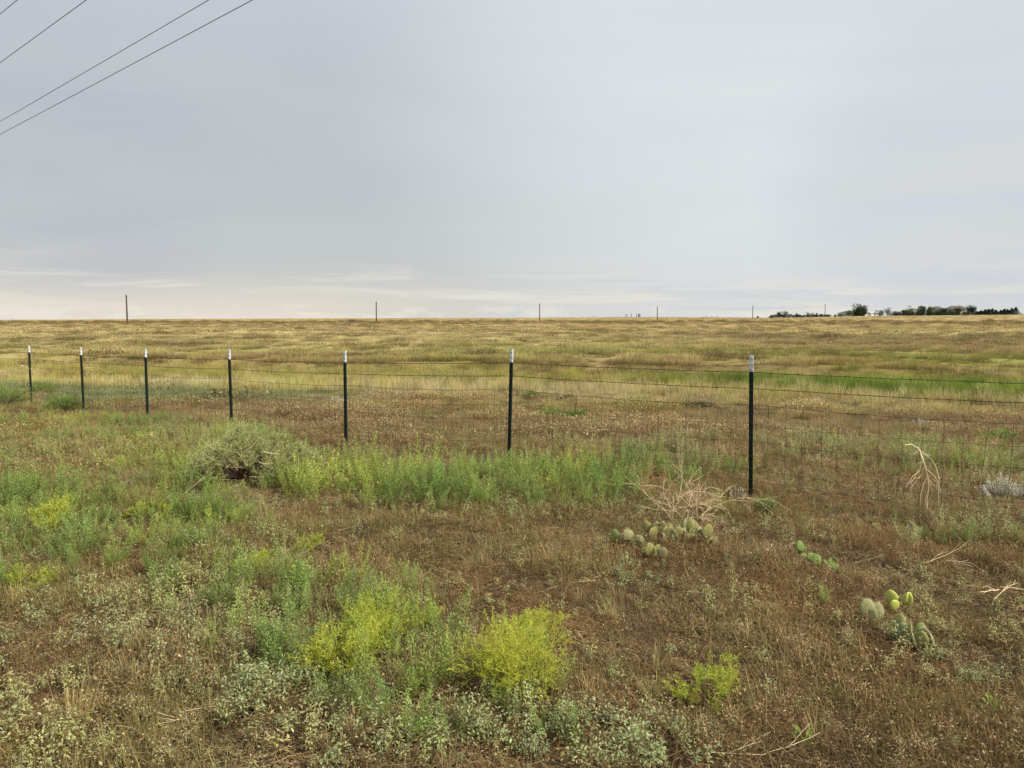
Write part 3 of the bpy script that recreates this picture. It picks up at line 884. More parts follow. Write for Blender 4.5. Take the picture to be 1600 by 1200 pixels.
def build_fence():
    root = thing('wire_fence', 'wire fence of dark green metal posts with white tops, barbed strands and woven mesh', 'fence', (0, 0, 0))
    posts = []
    for px, d in FD.items():
        v = (600 - TOPS[px]) / FPX
        z = EYE + d * (-math.sin(PITCH) + v * math.cos(PITCH)) / (math.cos(PITCH) + v * math.sin(PITCH))
        posts.append(((px - 800) / FPX * (d * math.cos(PITCH) + (EYE - z) * math.sin(PITCH)), d, z))
    posts = [(-13.3, 19.0, 1.0)] + posts + [(4.42, 5.38, 1.33), (6.6, 3.85, 1.33)]
    leans = [0, .01, -.004, .006, -.008, .006, .03, -.022, .01, 0]
    W = .019
    for (x, y, zt), ln in zip(posts, leans):
        g = TZ(x, y); h = zt - g + .25; tipl = .155
        rz = math.atan2(-1.57, 2.2) + U(-.12, .12)
        def prof(b, z0, z1, s=1.0):
            b.box(-W * s, -.0035 * s, z0, W * s, .0035 * s, z1)             # flange
            b.box(-.0032 * s, .0035 * s + .0002, z0, .0032 * s, .036 * s, z1)       # web
        b = MB(); prof(b, 0, h - tipl)
        k = .32
        while k < h - tipl - .02:                                           # studs for the wire
            b.box(-.011, -.011, k, .011, -.0037, k + .014); k += .055
        po = b.build('t_post', M_POST, root)
        po.location = (x - math.sin(ln) * h * math.cos(rz), y - math.sin(ln) * h * math.sin(rz), zt - h); po.rotation_euler = (0, ln, rz)
        b = MB(); prof(b, h - tipl + .001, h, 1.03)
        for k in (h - .03, h - .085, h - .135): b.box(-.011, -.011, k, .011, -.0039, k + .014)
        b.build('white_top', M_TIP, po)
    pts = [Vector(p) for p in posts]
    side = Vector((-.57, -.82, 0)) * .014                                    # wires run on the camera side of the posts
    def strand(drop, sag, jit, seg=14):
        out = []
        for i in range(len(pts) - 1):
            a, c = pts[i], pts[i + 1]
            for k in range(seg):
                t = k / seg; p = a.lerp(c, t) + side; p.z -= drop + sag * 4 * t * (1 - t) + jit * (R() - .5)
                if k == 0: p.z = a.z - drop
                out.append(p)
        out.append(pts[-1] + side - Vector((0, 0, drop)))
        return out
    for drop in (.155, .305):
        s_ = strand(drop, .012, .004)
        b = MB(); b.tube(s_, .0024, 4, (1, 0, 0))
        # second strand twisted round the first, and the barbs
        tw = []; bb = MB(); acc = 0
        for i in range(len(s_) - 1):
            a, c = s_[i], s_[i + 1]; L = (c - a).length; m = max(2, int(L / .035)); dr = (c - a).normalized(); sdv = dr.cross(Vector((0, 0, 1))).normalized()
            for k in range(m):
                ph = (acc + L * k / m) / .035 * 1.57
                q = a.lerp(c, k / m) + (sdv * math.cos(ph) + Vector((0, 0, 1)) * math.sin(ph)) * .003
                tw.append(q)
                if int((acc + L * k / m) / .125) != int((acc + L * (k + 1) / m) / .125):
                    for _ in range(2):
                        v = (sdv * U(-1, 1) + Vector((0, 0, 1)) * U(-1, 1) + dr * U(-.4, .4)).normalized() * .014
                        bb.tube([q - v, q + v], .0013, 3, (1, 0, 0))
            acc += L
        b.tube(tw, .0018, 3, (1, 0, 0))
        w = b.build('barbed_wire', M_WIRE, root)
        o = bb.build('barbs', M_WIRE, w); o['kind'] = 'stuff'
    rows = [.455, .63, .79, .93, 1.05, 1.15]
    lines = []
    for i, dr in enumerate(rows):
        s_ = strand(dr, .03 + .004 * i, .010)
        lines.append(s_)
        b = MB(); b.tube(s_, .0013 if i else .0020, 4, (1, 0, 0)); b.build('line_wire', M_WIRE, root)
    # upright stay wires, one by one
    top = lines[0]; acc = 0; stays = []
    for i in range(len(top) - 1):
        L = (top[i + 1] - top[i]).length; k = math.ceil(acc / .155) * .155
        while k < acc + L:
            t = (k - acc) / L; stays.append([ln[i].lerp(ln[i + 1], t) for ln in lines]); k += .155
        acc += L
    along = Vector((2.2, -1.57, 0)).normalized()
    for col in stays:
        off = U(-.012, .012); b = MB(); q = []
        bow = U(-.02, .02)
        for j, p in enumerate(col):
            q.append(p + along * (off * j * .4 + bow * math.sin(j * .9) + U(-.004, .004)))
            if j < len(col) - 1:
                n_ = col[j + 1]; q.append(p.lerp(n_, .5) + along * (off * (j + .5) * .4 + bow * math.sin((j + .5) * .9) + U(-.007, .007)) + side * U(-.5, .5))
        if col[0].y < 3.9 or col[0].y > 17.5: continue
        b.tube(q, .0016 if col[0].y < 9 else .0013, 3, (1, 0, 0)); b.build('stay_wire', M_WIRE, root)


build_fence()

# ------------------------------------------------------------------ overhead lines
M_CABLE = solid_mat('cable', (.03, .025, .028), None, 5, .6)


def build_cables():
    labels = ['power line closest to the top left corner, only a short piece in view', 'single power line second from the top left corner',
              'upper of the two close power lines crossing the sky at top left', 'lowest power line crossing the sky at top left']
    vp = Vector((math.cos(PITCH) * 0, 0, 0))
    def ray(px, py):
        u = (px - 800) / FPX; v = (600 - py) / FPX
        return Vector((u, math.cos(PITCH) + v * math.sin(PITCH), -math.sin(PITCH) + v * math.cos(PITCH)))
    for lab, (a, b_) in zip(labels, [((0, 22), (27, 0)), ((0, 98), (135, 0)), ((0, 190), (328, 0)), ((0, 210), (397, 0))]):
        h = 7.6 if a[1] != 210 else 7.0
        if a[1] == 22: h = 8.2
        r1, r2 = ray(*a), ray(*b_)
        D = ray(-542, 499); D.z = 0; D.normalize()
        p1 = r1 * (h / r1.z)                                # where the first sight line reaches that height
        n = r1.cross(r2); p2d = D - n * (D.dot(n) / n.length_squared); D2 = p2d.normalized()
        m = MB(); pts = []
        for k in range(-20, 61):
            s_ = k * 2.2; q = Vector((0, 0, EYE)) + p1 + D2 * s_ ; q.z += 0.00006 * (s_ * s_) ; pts.append(q)
        m.tube(pts, .0085, 5, (1, 0, 0))
        tag(m.build('power_line', M_CABLE), lab, 'power line', 'overhead power lines')


build_cables()

# ------------------------------------------------------------------ far utility poles and little post rows
M_WOOD = solid_mat('weathered_wood', (.10, .075, .055), (.055, .04, .03), 3, .85, stretch=(1, 1, .1))
M_GREYW = solid_mat('grey_wood', (.16, .13, .10), (.08, .065, .05), 3, .85)
M_INS = solid_mat('insulator', (.12, .10, .09), None, 5, .4)


def build_poles():
    lab = ['tallest utility pole, leftmost on the far grassland', 'wooden utility pole beside the small group of dark posts',
           'thin utility pole just right of the middle of the skyline', 'faint utility pole below the low crest with dark specks',
           'utility pole left of the farm hedge', 'utility pole rising above the farm hedge']
    for i, (px, d, ptop) in enumerate([(201, 236, 461), (589, 303, 472), (843, 380, 474.5), (1026, 440, 479), (1174.5, 530, 477), (1287, 590, 475)]):
        x, y, z = A(px, d); h = EYE + (499 - ptop) / FPX * d - z
        t = thing('utility_pole', lab[i], 'utility pole', (x, y, z), 0.5, 'utility poles marching across the grassland')
        b = MB(); b.tube([Vector((0, 0, -.5)), Vector((0, 0, h * .5)), Vector((0, 0, h))], [.27, .24, .19], 8, (1, 0, 0)); b.build('pole', M_WOOD, t, smooth=False)
        aw = .8 if i == 5 else .28
        b = MB(); b.box(-aw, -.07, h - .75, aw, .07, h - .6)
        b.build('crossarm', M_WOOD, t)
        for sx in (-aw + .08, aw - .08):
            b = MB(); b.tube([Vector((sx, 0, h - .598)), Vector((sx, 0, h - .5)), Vector((sx, 0, h - .35))], [.05, .09, .04], 6, (1, 0, 0)); b.build('insulator', M_INS, t)
        b = MB(); b.tube([Vector((0, 0, h + .001)), Vector((0, 0, h + .25))], [.06, .03], 6, (1, 0, 0)); b.build('insulator', M_INS, t)


build_poles()


def post_row(name, label, cat, items, d, w=.35, rail=None):
    """items: (px, height m, width m)"""
    x0, y0, z0 = A(items[0][0], d)
    t = thing(name, label, cat, (x0, y0, z0))
    ends = []
    for (px, h, ww) in items:
        x, y, z = A(px, d)
        b = MB(); b.tube([Vector((0, 0, -.3)), Vector((0, 0, h * .9)), Vector((U(-.05, .05), 0, h))], [ww * .5, ww * .45, ww * .35], 6, (1, 0, 0))
        o = b.build('post', M_WOOD if ww > .3 else M_GREYW, t); o.location = (x - x0, y - y0, z - z0); ends.append(Vector(o.location) + Vector((0, 0, h * .8)))
    if rail:
        for q in (1.0, .55):
            b = MB(); b.tube([Vector((e.x, e.y - .22, e.z * q if e.z > 0 else e.z)) for e in ends], .05, 4, (1, 0, 0)); b.build('rail', M_GREYW, t)


post_row('old_corral', 'short row of dark corral posts left of the second utility pole', 'fence', [(531, 1.2, .2), (535, 1.3, .2), (547, 1.5, .45), (549.5, 1.6, .4), (551.5, 1.5, .5), (554.5, 1.5, .45), (556, 1.2, .3)], 300, rail=True)
post_row('marker_post', 'lone small post standing in the grass left of the tallest pole', 'post', [(137.5, 1.1, .35)], 225)
post_row('crest_posts', 'dark posts standing on the low crest right of centre', 'fence', [(927, 1.6, .25), (930, 1.6, .25), (957, 1.6, .2), (965, 2.4, .25), (977, 3.0, .5), (979.5, 2.8, .45), (985.5, 3.0, .6), (994, 2.6, .6), (997, 3.0, .9), (999, 3.0, .9)], 640)
post_row('crest_posts', 'faint thin fence posts on the skyline between the two middle poles', 'fence', [(p, 1.7, .3) for p in (1097, 1101, 1104, 1109, 1111, 1114, 1118, 1120)], 640)
post_row('paddock_fence', 'pale rail fence on the skyline right of the dark evergreens', 'fence', [(p, 2.2, .3) for p in (1589, 1593, 1597, 1601, 1605, 1610)], 600, rail=True)
post_row('field_fence', 'line of thin fence posts running across the far field at right', 'fence', [(p, 1.5, .22) for p in (1040, 1062, 1078.5, 1098, 1121, 1146, 1170, 1196, 1222, 1250, 1280, 1312, 1345, 1380)], 430)

# ------------------------------------------------------------------ the farmstead
M_LEAF = veg_mat('tree_leaf', tint=(.075, .10, .045), dry=(.1, .08, .05), transl=.2, rough=.6)
M_LEAFL = veg_mat('pale_tree_leaf', tint=(.13, .15, .07), dry=(.1, .08, .05), transl=.2, rough=.6)
M_EVER = veg_mat('evergreen_leaf', tint=(.035, .05, .032), dry=(.1, .08, .05), transl=.1, rough=.6)
M_BARK = solid_mat('bark', (.09, .07, .055), None, 4, .9)


def tree(name, label, px, d, h, w, mat, lobes=7, n=900, trunk=.25, group=None, cone=False, gap=.0, leaf=.5):
    x, y, z = A(px, d)
    t = thing(name, label, 'shrub' if h < 2.6 else 'tree', (x, y, z), U(0, 6), group)
    b = MB(); th = h * (trunk + .25)
    if h > 2.6:
        b.tube([Vector((0, 0, -.3)), Vector((U(-.1, .1), 0, th * .5)), Vector((U(-.3, .3), U(-.2, .2), th))], [h * .028, h * .02, h * .012], 7, (1, 0, 0))
        for _ in range(5):
            a = U(0, 6.28); q = Vector((0, 0, th * U(.5, .95))); b.tube([q, q + Vector((math.cos(a) * w * .2, math.sin(a) * w * .2, h * .12)), q + Vector((math.cos(a) * w * .34, math.sin(a) * w * .34, h * .3))], [h * .012, h * .008, h * .004], 5, (1, 0, 0))
        b.build('trunk', M_BARK, t)
    c = MB(); L = []
    for k in range(lobes):
        if cone:
            f = k / max(1, lobes - 1); L.append((0 + U(-.05, .05) * w, U(-.05, .05) * w, h * (.1 + .8 * f), w * .62 * (1.1 - f), h * .16))
        else:
            a = U(0, 6.28); q = U(.1, .32) * w; zz = h * U(trunk * .8 + .05, .84)
            rr = w * U(.2, .32); L.append((q * math.cos(a), q * math.sin(a), zz, rr, rr * U(.7, 1.0) if h > 2.6 else h * .4))
    for _ in range(n):
        lx, ly, lz, rr, rz = random.choice(L)
        v = Vector((random.gauss(0, 1), random.gauss(0, 1), random.gauss(0, 1))).normalized() * (R() ** .4)
        p = Vector((lx + v.x * rr, ly + v.y * rr, max(.05, lz + v.z * rz)))
        if p.z > h: p.z = h * U(.9, 1)
        dd = (v + Vector((U(-.6, .6), U(-.6, .6), U(-.6, .6)))).normalized(); s_ = leaf * U(.6, 1.6)
        c.leaf(p, dd, Vector((U(-1, 1), U(-1, 1), 1)), s_, s_ * .7, (U(.6, 1.4), 0, 0))
    c.build('crown', mat, t)
    return t


def house(label, px, d, w, dep, hw, hr, rot=0.0, wall=(.55, .50, .44), roof=(.13, .11, .10), chim=True, wins=4, name='farm_house', hip=True):
    x, y, z = A(px, d)
    t = thing(name, label, 'house' if name == 'farm_house' else 'shed', (x, y, z - .2), rot)
    mw = solid_mat('house_wall', wall, tuple(c * .9 for c in wall), 1.5, .8); mr = solid_mat('roof_shingle', roof, tuple(c * .7 for c in roof), 3, .9)
    mg = solid_mat('window_glass', (.03, .035, .04), None, 1, .15, spec=.6); mf = solid_mat('window_frame', (.7, .7, .68), None, 2, .6)
    b = MB(); b.box(-w / 2, -dep / 2, 0, w / 2, dep / 2, hw); b.build('wall', mw, t)
    b = MB(); o = .45
    e = [Vector((sx * (w / 2 + o), sy * (dep / 2 + o), hw + .002)) for sx, sy in ((-1, -1), (1, -1), (1, 1), (-1, 1))]
    rl = (w / 2 - dep / 2 * .8) if hip else w / 2 + o
    rg = [Vector((-max(.3, rl), 0, hw + hr)), Vector((max(.3, rl), 0, hw + hr))]
    b.v = e + rg; b.c = [(1, 0, 0)] * 6; b.f = [(0, 1, 5, 4), (2, 3, 4, 5), (1, 2, 5), (3, 0, 4), (3, 2, 1, 0)]
    ro = b.build('roof', mr, t)
    if chim:
        b = MB(); b.box(w * .12, -.4, hw + hr * .5, w * .12 + .9, .5, hw + hr + 1.0); b.build('chimney', mw, ro)
    for k in range(wins):
        wx = -w / 2 + w * (k + .5) / wins
        for zz in ([1.0, 3.7] if hw > 4.5 else [1.0]):
            b = MB(); b.box(wx - .75, -dep / 2 - .08, zz, wx + .75, -dep / 2 - .003, zz + 1.5); f = b.build('window', mf, t)
            b = MB(); b.box(wx - .62, -dep / 2 - .1, zz + .12, wx + .62, -dep / 2 - .085, zz + 1.38); b.build('pane', mg, f)


def build_farm():
    GH = 'low shrubs of the farm hedge'
    m = FPX
    def mh(px_h, d): return px_h / m * d
    D = 600
    # hedge at the left end: separate shrubs
    hedge = [(1204, 7), (1210, 8), (1217, 8), (1224, 7), (1231, 8), (1238, 8), (1245, 8), (1252, 8), (1259, 7), (1266, 8), (1273, 8), (1280, 7), (1287, 8), (1293, 7)]
    hl = ['leftmost shrub of the low farm hedge', 'second hedge shrub from the left end', 'hedge shrub right below the dark tree', 'hedge shrub below the paler feathery tree', 'hedge shrub just right of the paler feathery tree',
          'hedge shrub at the left foot of the left pointed conifer', 'hedge shrub at the right foot of the left pointed conifer', 'hedge shrub left of the sparse open tree', 'hedge shrub right below the sparse open tree', 'hedge shrub just right of the sparse open tree',
          'hedge shrub below the right pointed conifer', 'hedge shrub between right conifer and utility pole', 'hedge shrub at the foot of the utility pole', 'last hedge shrub right of the utility pole']
    for k, (px, w) in enumerate(hedge):
        tree('hedge_shrub', hl[k], px, D, mh(U(4.2, 5.8), D), mh(w, D) * 1.5, M_EVER, 5, 330, 0, GH, leaf=.55)
    tree('hedge_shrub', 'small dark shrub standing apart at the right end of the hedge', 1302, D, 1.6, 3, M_EVER, 4, 200, 0, leaf=.5)
    tree('hedge_shrub', 'tiny dark shrub alone to the left of the hedge', 1182.5, D, 1.4, 2.4, M_EVER, 4, 140, 0, leaf=.5)
    tree('farm_tree', 'dark tree touching a paler one over the left end of the hedge', 1216, D + 5, mh(11.5, D), 5.2, M_LEAF, 7, 500, .3)
    tree('farm_tree', 'paler feathery tree beside the dark one over the hedge', 1226, D + 4, mh(11.5, D), 4.4, M_LEAFL, 6, 280, .3)
    tree('conifer', 'small pointed conifer in the hedge left of the sparse tree', 1243, D + 3, mh(6, D), 3.4, M_EVER, 6, 260, 0, cone=True)
    tree('farm_tree', 'sparse small tree with open branches above the hedge', 1260.5, D + 3, mh(9, D), 4.2, M_LEAFL, 5, 130, .35)
    tree('conifer', 'small pointed conifer in the hedge left of the utility pole', 1274, D + 3, mh(5.5, D), 3.0, M_EVER, 6, 240, 0, cone=True)
    # big round tree with shrubs at its left foot
    tree('farm_tree', 'big round green tree, the largest of the farm trees', 1341, D, mh(20.5, D), mh(23, D), M_LEAF, 22, 3800, .0, leaf=.8)
    for px, w, h, bl_ in ((1313, 4.5, 2.6, 'lowest, outermost bush at the left foot of the big round tree'), (1320, 5, 3.1, 'middle bush of three at the left foot of the big round tree'), (1327, 4.5, 3.6, 'tallest bush of three, touching the big round tree')):
        tree('farm_bush', bl_, px, D - 4, h * 1.3, w * 1.5, M_LEAF, 7, 700, 0, 'bushes left of the big round tree')
    house('low white shed between the big round tree and the scraggly tree', 1362, D + 12, 6.5, 5, 2.4, 1.2, .1, (.78, .78, .76), (.45, .45, .44), False, 1, 'white_shed', False)
    house('small white shed right of the scraggly tree', 1405, D + 14, 7, 5, 2.3, 1.2, -.1, (.78, .78, .76), (.5, .5, .48), False, 2, 'white_shed', False)
    tree('farm_bush', 'dark bush in front of the white shed', 1372, D - 3, 4.2, 8.0, M_EVER, 8, 800, 0)
    tree('farm_tree', 'scraggly narrow tree between the white sheds', 1384, D, mh(13, D), mh(12, D), M_LEAF, 7, 520, .2)
    tree('farm_bush', 'low dark bush right of the scraggly tree', 1393, D - 4, 3.4, 7.0, M_EVER, 8, 700, 0)
    tree('farm_bush', 'broad dark bush before the small white shed', 1403, D - 6, 3.2, 7.2, M_EVER, 8, 700, 0)
    rows = [(1420, 13, 12, 'flat topped tree at the left end of the tree row before the houses'), (1433, 11.5, 11, 'second tree from the left in the tree row before the houses'),
            (1439, 14, 10, 'tallest tree of the row left of the houses'), (1449, 12, 11, 'leafy tree just left of the first house'),
            (1460, 9.5, 11, 'leafy tree hiding the lower half of the first house'), (1471, 9, 8, 'small tree in the gap between the two houses'),
            (1482, 7.5, 9, 'low leafy tree before the left half of the second house'), (1493, 11.5, 11, 'leafy tree before the middle of the second house'),
            (1412, 6.5, 8, 'low rounded tree at the far left foot of the tree row')]
    for k, (px, h, w, lb) in enumerate(rows):
        tree('farm_tree', lb, px, D - 6 + (k % 3) * 3, mh(h + 2, D), mh(w * 1.35, D), M_LEAF if k % 3 else M_LEAFL, 11, 1200, .02, leaf=.65)
    tree('farm_tree', 'dark many-lobed tree standing right of the second house', 1515.5, D - 2, mh(17, D), mh(15, D), M_EVER, 12, 1500, .05, leaf=.65)
    fl = ['first low shrub at the left end of the shrubs before the tree row', 'low shrub below the flat topped tree', 'low shrub below the second row tree', 'low shrub left of the tree beside the first house', 'low shrub below the tree beside the first house',
          'low shrub in front of the left farm house', 'low shrub below the gap between the houses', 'low shrub before the left corner of the right house', 'low shrub before the left half of the right house', 'low shrub before the middle of the right house', 'last low shrub before the right corner of the right house']
    for k, px in enumerate(range(1412, 1506, 9)):
        tree('foundation_shrub', fl[k], px + U(-1, 1), D - 12, U(2.2, 3.2), 5.6, M_EVER, 6, 420, 0, 'low shrubs in front of the farm trees', leaf=.5)
    house('two storey farm house with grey hip roof behind trees, the left one', 1461, D + 12, 9.5, 8, 5.0, 2.9, .15, (.50, .47, .43), (.10, .10, .10), False, 3)
    house('two storey tan farm house with brown hip roof and chimney, the right one', 1491, D + 12, 16, 10, 5.2, 3.0, -.08, (.60, .50, .42), (.12, .10, .09), True, 5)
    ev = [(1524, 5, 6), (1530, 6, 6), (1536, 7.5, 6), (1541, 8, 6), (1547, 8.5, 6), (1553, 6.5, 6), (1561, 6.5, 6), (1566, 8, 6), (1571, 7.5, 6), (1577, 9, 6), (1583, 10.5, 6)]
    el = ['leftmost and lowest conifer of the dark windbreak', 'second conifer from the left in the dark windbreak', 'third conifer from the left in the dark windbreak', 'fourth conifer from the left in the dark windbreak', 'tallest conifer of the left half of the windbreak',
          'conifer just left of the dip in the windbreak', 'conifer just right of the dip in the windbreak', 'second conifer right of the dip in the windbreak', 'third conifer right of the dip in the windbreak', 'second conifer from the right end of the windbreak', 'tallest and rightmost conifer of the windbreak']
    for k, (px, h, w) in enumerate(ev):
        tree('conifer', el[k], px, D, mh(h * 1.15 + .5, D), mh(w, D) * 2.1, M_EVER, 7, 1100, 0, 'windbreak conifers right of the houses', cone=True)
    # pale gravel drive at the right
    n = 60; vs = []; 
    pl = np.linspace(1485, 1700, n)
    m_ = MB()
    for k, px in enumerate(pl):
        w = lerp(0.0, 1.0, sstep(k / (n - 1), 0, .55)) * 52 + 6
        for dd in np.linspace(588 - w, 590 - .05 * w, 9):
            x, y, z = A(px, dd); m_.v.append(Vector((x, y, z + .12))); m_.c.append((1, 0, 0))
    for k in range(n - 1):
        for j in range(8):
            i = k * 9 + j; m_.f.append((i, i + 9, i + 10, i + 1))
    o = m_.build('gravel_drive', solid_mat('pale_gravel', (.40, .35, .33), (.30, .25, .23), .2, .95), smooth=True)
    for p in o.data.polygons:
        if p.normal.z < 0: o.data.flip_normals(); break
    tag(o, 'pale gravel drive on the rise below the evergreen windbreak', 'drive', kind='structure')


build_farm()

# ------------------------------------------------------------------ single plants of the verge
M_YEL = veg_mat('yellow_green_leaf', tint=(.52, .55, .065), dry=(.40, .36, .08), transl=.4)
M_YST = veg_mat('yellow_green_stem', tint=(.40, .42, .06), dry=(.33, .24, .08), transl=.1)
M_YG = veg_mat('lime_leaf', tint=(.42, .50, .06), dry=(.33, .3, .08), transl=.4)
M_GRN = veg_mat('fresh_green_leaf', tint=(.23, .31, .07), dry=(.2, .18, .06), transl=.4)
M_SILV = veg_mat('silver_leaf', tint=(.74, .73, .62), dry=(.4, .36, .3), tip=(.8, .8, .76), transl=.25)
M_DEADL = veg_mat('dead_pale_wood', tint=(.70, .58, .37), dry=(.5, .36, .21), transl=.0)
M_DEADG = veg_mat('dead_grey_wood', tint=(.50, .45, .37), dry=(.3, .24, .18), transl=.0)
M_TUMB = veg_mat('thistle_leaf', tint=(.40, .45, .17), dry=(.32, .29, .13), tip=(.66, .62, .36), transl=.3)
M_TUMD = veg_mat('thistle_dark_stem', tint=(.14, .10, .07), dry=(.10, .07, .05), transl=.0)


def airy_plant(name, label, cat, px, py, h, w, ms, ml, n=9, depth=4, leaf=.012, lw=.0028, spread=.6, nleaf=5, flat=.5):
    x, y = P(px, py); t = thing(name, label, cat, (x, y, TZ(x, y) - .01))
    bs, bl = MB(), MB()
    for k in range(n):
        a = U(0, 6.283); q = Vector((math.cos(a) * w * U(.2, 1) , math.sin(a) * w * U(.2, 1), h * U(flat, 1.0)))
        L = q.length / (depth * .78 + .9)
        st = Vector((math.cos(a), math.sin(a), 0)) * w * .12
        airy(bs, bl, st, q.normalized(), L, depth, .0032, leaf, lw, spread, nleaf)
    # keep the twigs above the soil
    for b in (bs, bl):
        for v in b.v:
            if v.z < 0: v.z = abs(v.z) * .3
    bs.build('stems', ms, t); bl.build('foliage', ml, t)
    return t


def build_plants():
    airy_plant('yellow_bush', 'largest airy yellow-green bush in the lower middle of the verge', 'bush', 800, 1085, .50, .34, M_YST, M_YEL, 26, 5, .012, .0026, .82, 4)
    airy_plant('yellow_bush', 'airy yellow-green top growing out at the right of the largest yellow bush', 'bush', 835, 1010, .34, .24, M_YST, M_YEL, 12, 5, .012, .0026, .82, 4)
    airy_plant('yellow_bush', 'single small yellow-green bush on brown litter at lower right', 'bush', 1102, 1105, .28, .24, M_YST, M_YG, 14, 5, .011, .0026, .75, 4, .3)
    airy_plant('yellow_bush', 'yellow-green bush mixed with green weeds left of the largest yellow bush', 'bush', 585, 1030, .46, .30, M_YST, M_YG, 20, 5, .012, .003, .65, 4)
    airy_plant('yellow_bush', 'bright yellow sprays low in the green weeds at lower centre', 'bush', 535, 1070, .38, .30, M_YST, M_YEL, 16, 5, .014, .003, .6, 5)
    airy_plant('yellow_bush', 'small lime bush standing between the two biggest yellow bushes', 'bush', 665, 985, .28, .15, M_YST, M_YG, 10, 4, .012, .003, .6, 4)
    airy_plant('yellow_bush', 'yellowish bush at the left edge of the green patch', 'bush', 75, 835, .36, .26, M_YST, M_YEL, 16, 4, .016, .004, .6, 5)
    airy_plant('yellow_bush', 'low flat yellow-green bush right of the left green patch', 'bush', 238, 812, .2, .26, M_YST, M_YEL, 13, 4, .016, .004, .6, 5, .3)
    airy_plant('lime_bush', 'low lime green bush near the left edge above the wilted weeds', 'bush', 45, 925, .2, .26, M_YST, M_YG, 16, 4, .014, .0035, .6, 5, .3)
    airy_plant('lime_bush', 'thin lime sprays above the dead twigs left of centre', 'bush', 400, 905, .3, .22, M_YST, M_YG, 9, 4, .013, .003, .6, 4)
    airy_plant('lime_bush', 'small lime plant in the brown litter left of centre', 'bush', 482, 870, .22, .15, M_YST, M_YG, 8, 4, .013, .003, .6, 4)
    airy_plant('lime_bush', 'loose yellowish plant right of the low flat yellow bush', 'bush', 350, 820, .2, .22, M_YST, M_YG, 9, 4, .013, .003, .6, 4, .3)
    # little fresh seedlings lower right
    for px, py, s_, lb in ((1256, 1180, .08, 'tiny fresh green seedling low in the brown litter'), (1300, 1100, .07, 'small green seedling below the prickly pear group'), (1552, 1130, .09, 'bright green seedling near the right edge')):
        x, y = P(px, py); t = thing('seedling', lb, 'seedling', (x, y, TZ(x, y)))
        b = MB()
        for k in range(16):
            a = U(0, 6.283); q = Vector((math.cos(a), math.sin(a), U(.2, 1.5))); p = Vector((0, 0, U(0, s_ * .6)))
            b.ribbon([p, p + q * s_ * .35], [.002, .0015], Vector((-math.sin(a), math.cos(a), 0)), [(.9, .2, 0)] * 2)
            b.leaf(p + q * s_ * .33, q, Vector((0, 0, 1)), s_ * U(.25, .45), s_ * U(.12, .2), (U(.8, 1.2), 0, 0))
        b.build('foliage', M_GRN, t)
    # green bushes beyond
    def bush(label, px, py, h, w, mat, n=1500, leaf=.03, lw=.007, name='green_bush'):
        x, y = P(px, py); t = thing(name, label, 'bush', (x, y, TZ(x, y)))
        b = MB(); s = MB()
        for _ in range(n):
            a = U(0, 6.283); ph = math.asin(R() ** .8); q = Vector((math.cos(a) * math.cos(ph), math.sin(a) * math.cos(ph), math.sin(ph)))
            k = U(.45, 1) * (1 + .2 * math.sin(5 * a) * math.cos(3 * ph)); p = Vector((q.x * w * k, q.y * w * k, q.z * h * k + .02))
            b.leaf(p, q + Vector((U(-.5, .5), U(-.5, .5), U(-.2, .8))), Vector((U(-1, 1), U(-1, 1), 1)), leaf * U(.6, 1.3), lw * U(.7, 1.4), (U(.6, 1.3), .3 * R() if k < .6 else 0, .1 * R()))
        for _ in range(40):
            a = U(0, 6.283); q = Vector((math.cos(a) * w * .8, math.sin(a) * w * .8, h * U(.3, .9))); s.tube([Vector((0, 0, 0)), q * .5 + Vector((0, 0, .03)), q], [.004, .003, .0015], 3, (.8, .7, 0))
        b.build('foliage', mat, t); s.build('stems', M_TUMD, t)
    bush('rounded green bush on the near side of the second post from left', 100, 643, .30, .42, M_GRN, 2200, .05, .011)
    bush('green bush behind the leftmost post', 65, 618, .34, .45, M_GRN, 2000, .06, .013)
    bush('bright green bush at the left edge beside the leftmost post', 10, 633, .42, .6, M_GRN, 2500, .05, .012)
    bush('small bright green bush in the field, left of a matching one', 860, 657, .16, .30, M_GRN, 1300, .05, .012)
    bush('small green bush in the field, right of its match', 900, 657, .14, .24, M_GRN, 1100, .05, .012)
    bush('tiny green bush further out in the field beyond the tall middle post', 828, 623, .16, .26, M_GRN, 900, .06, .014)
    bush('bright green bush at the right edge behind the mesh', 1567, 690, .15, .26, M_GRN, 800, .04, .009)
    bush('bright green plant at the foot of the nearest post', 1197, 806, .15, .13, M_GRN, 900, .024, .005)
    bush('grey-green rounded shrub in the straw at far right', 1540, 617, .30, .5, M_TUMB, 900, .07, .016, 'grey_bush')
    for k, (px, py, lb) in enumerate([(705, 607, 'dark low shrub left of the tall middle post'), (640, 606, 'dark low shrub between the two middle posts'), (885, 630, 'dark brown shrub behind the mesh near the middle'), (995, 632, 'brown low shrub behind the mesh'),
                                      (1270, 617, 'dark brown low shrub beyond the nearest post'), (1090, 640, 'olive low shrub behind the mesh left of nearest post'), (610, 593, 'small dark shrub before the straw belt'), (240, 598, 'dark low shrub by the third post')]):
        bush(lb, px, py, U(.13, .2), U(.35, .6), M_TUMB if k % 3 == 0 else M_DKSH, 700, .06, .014, 'low_shrub')

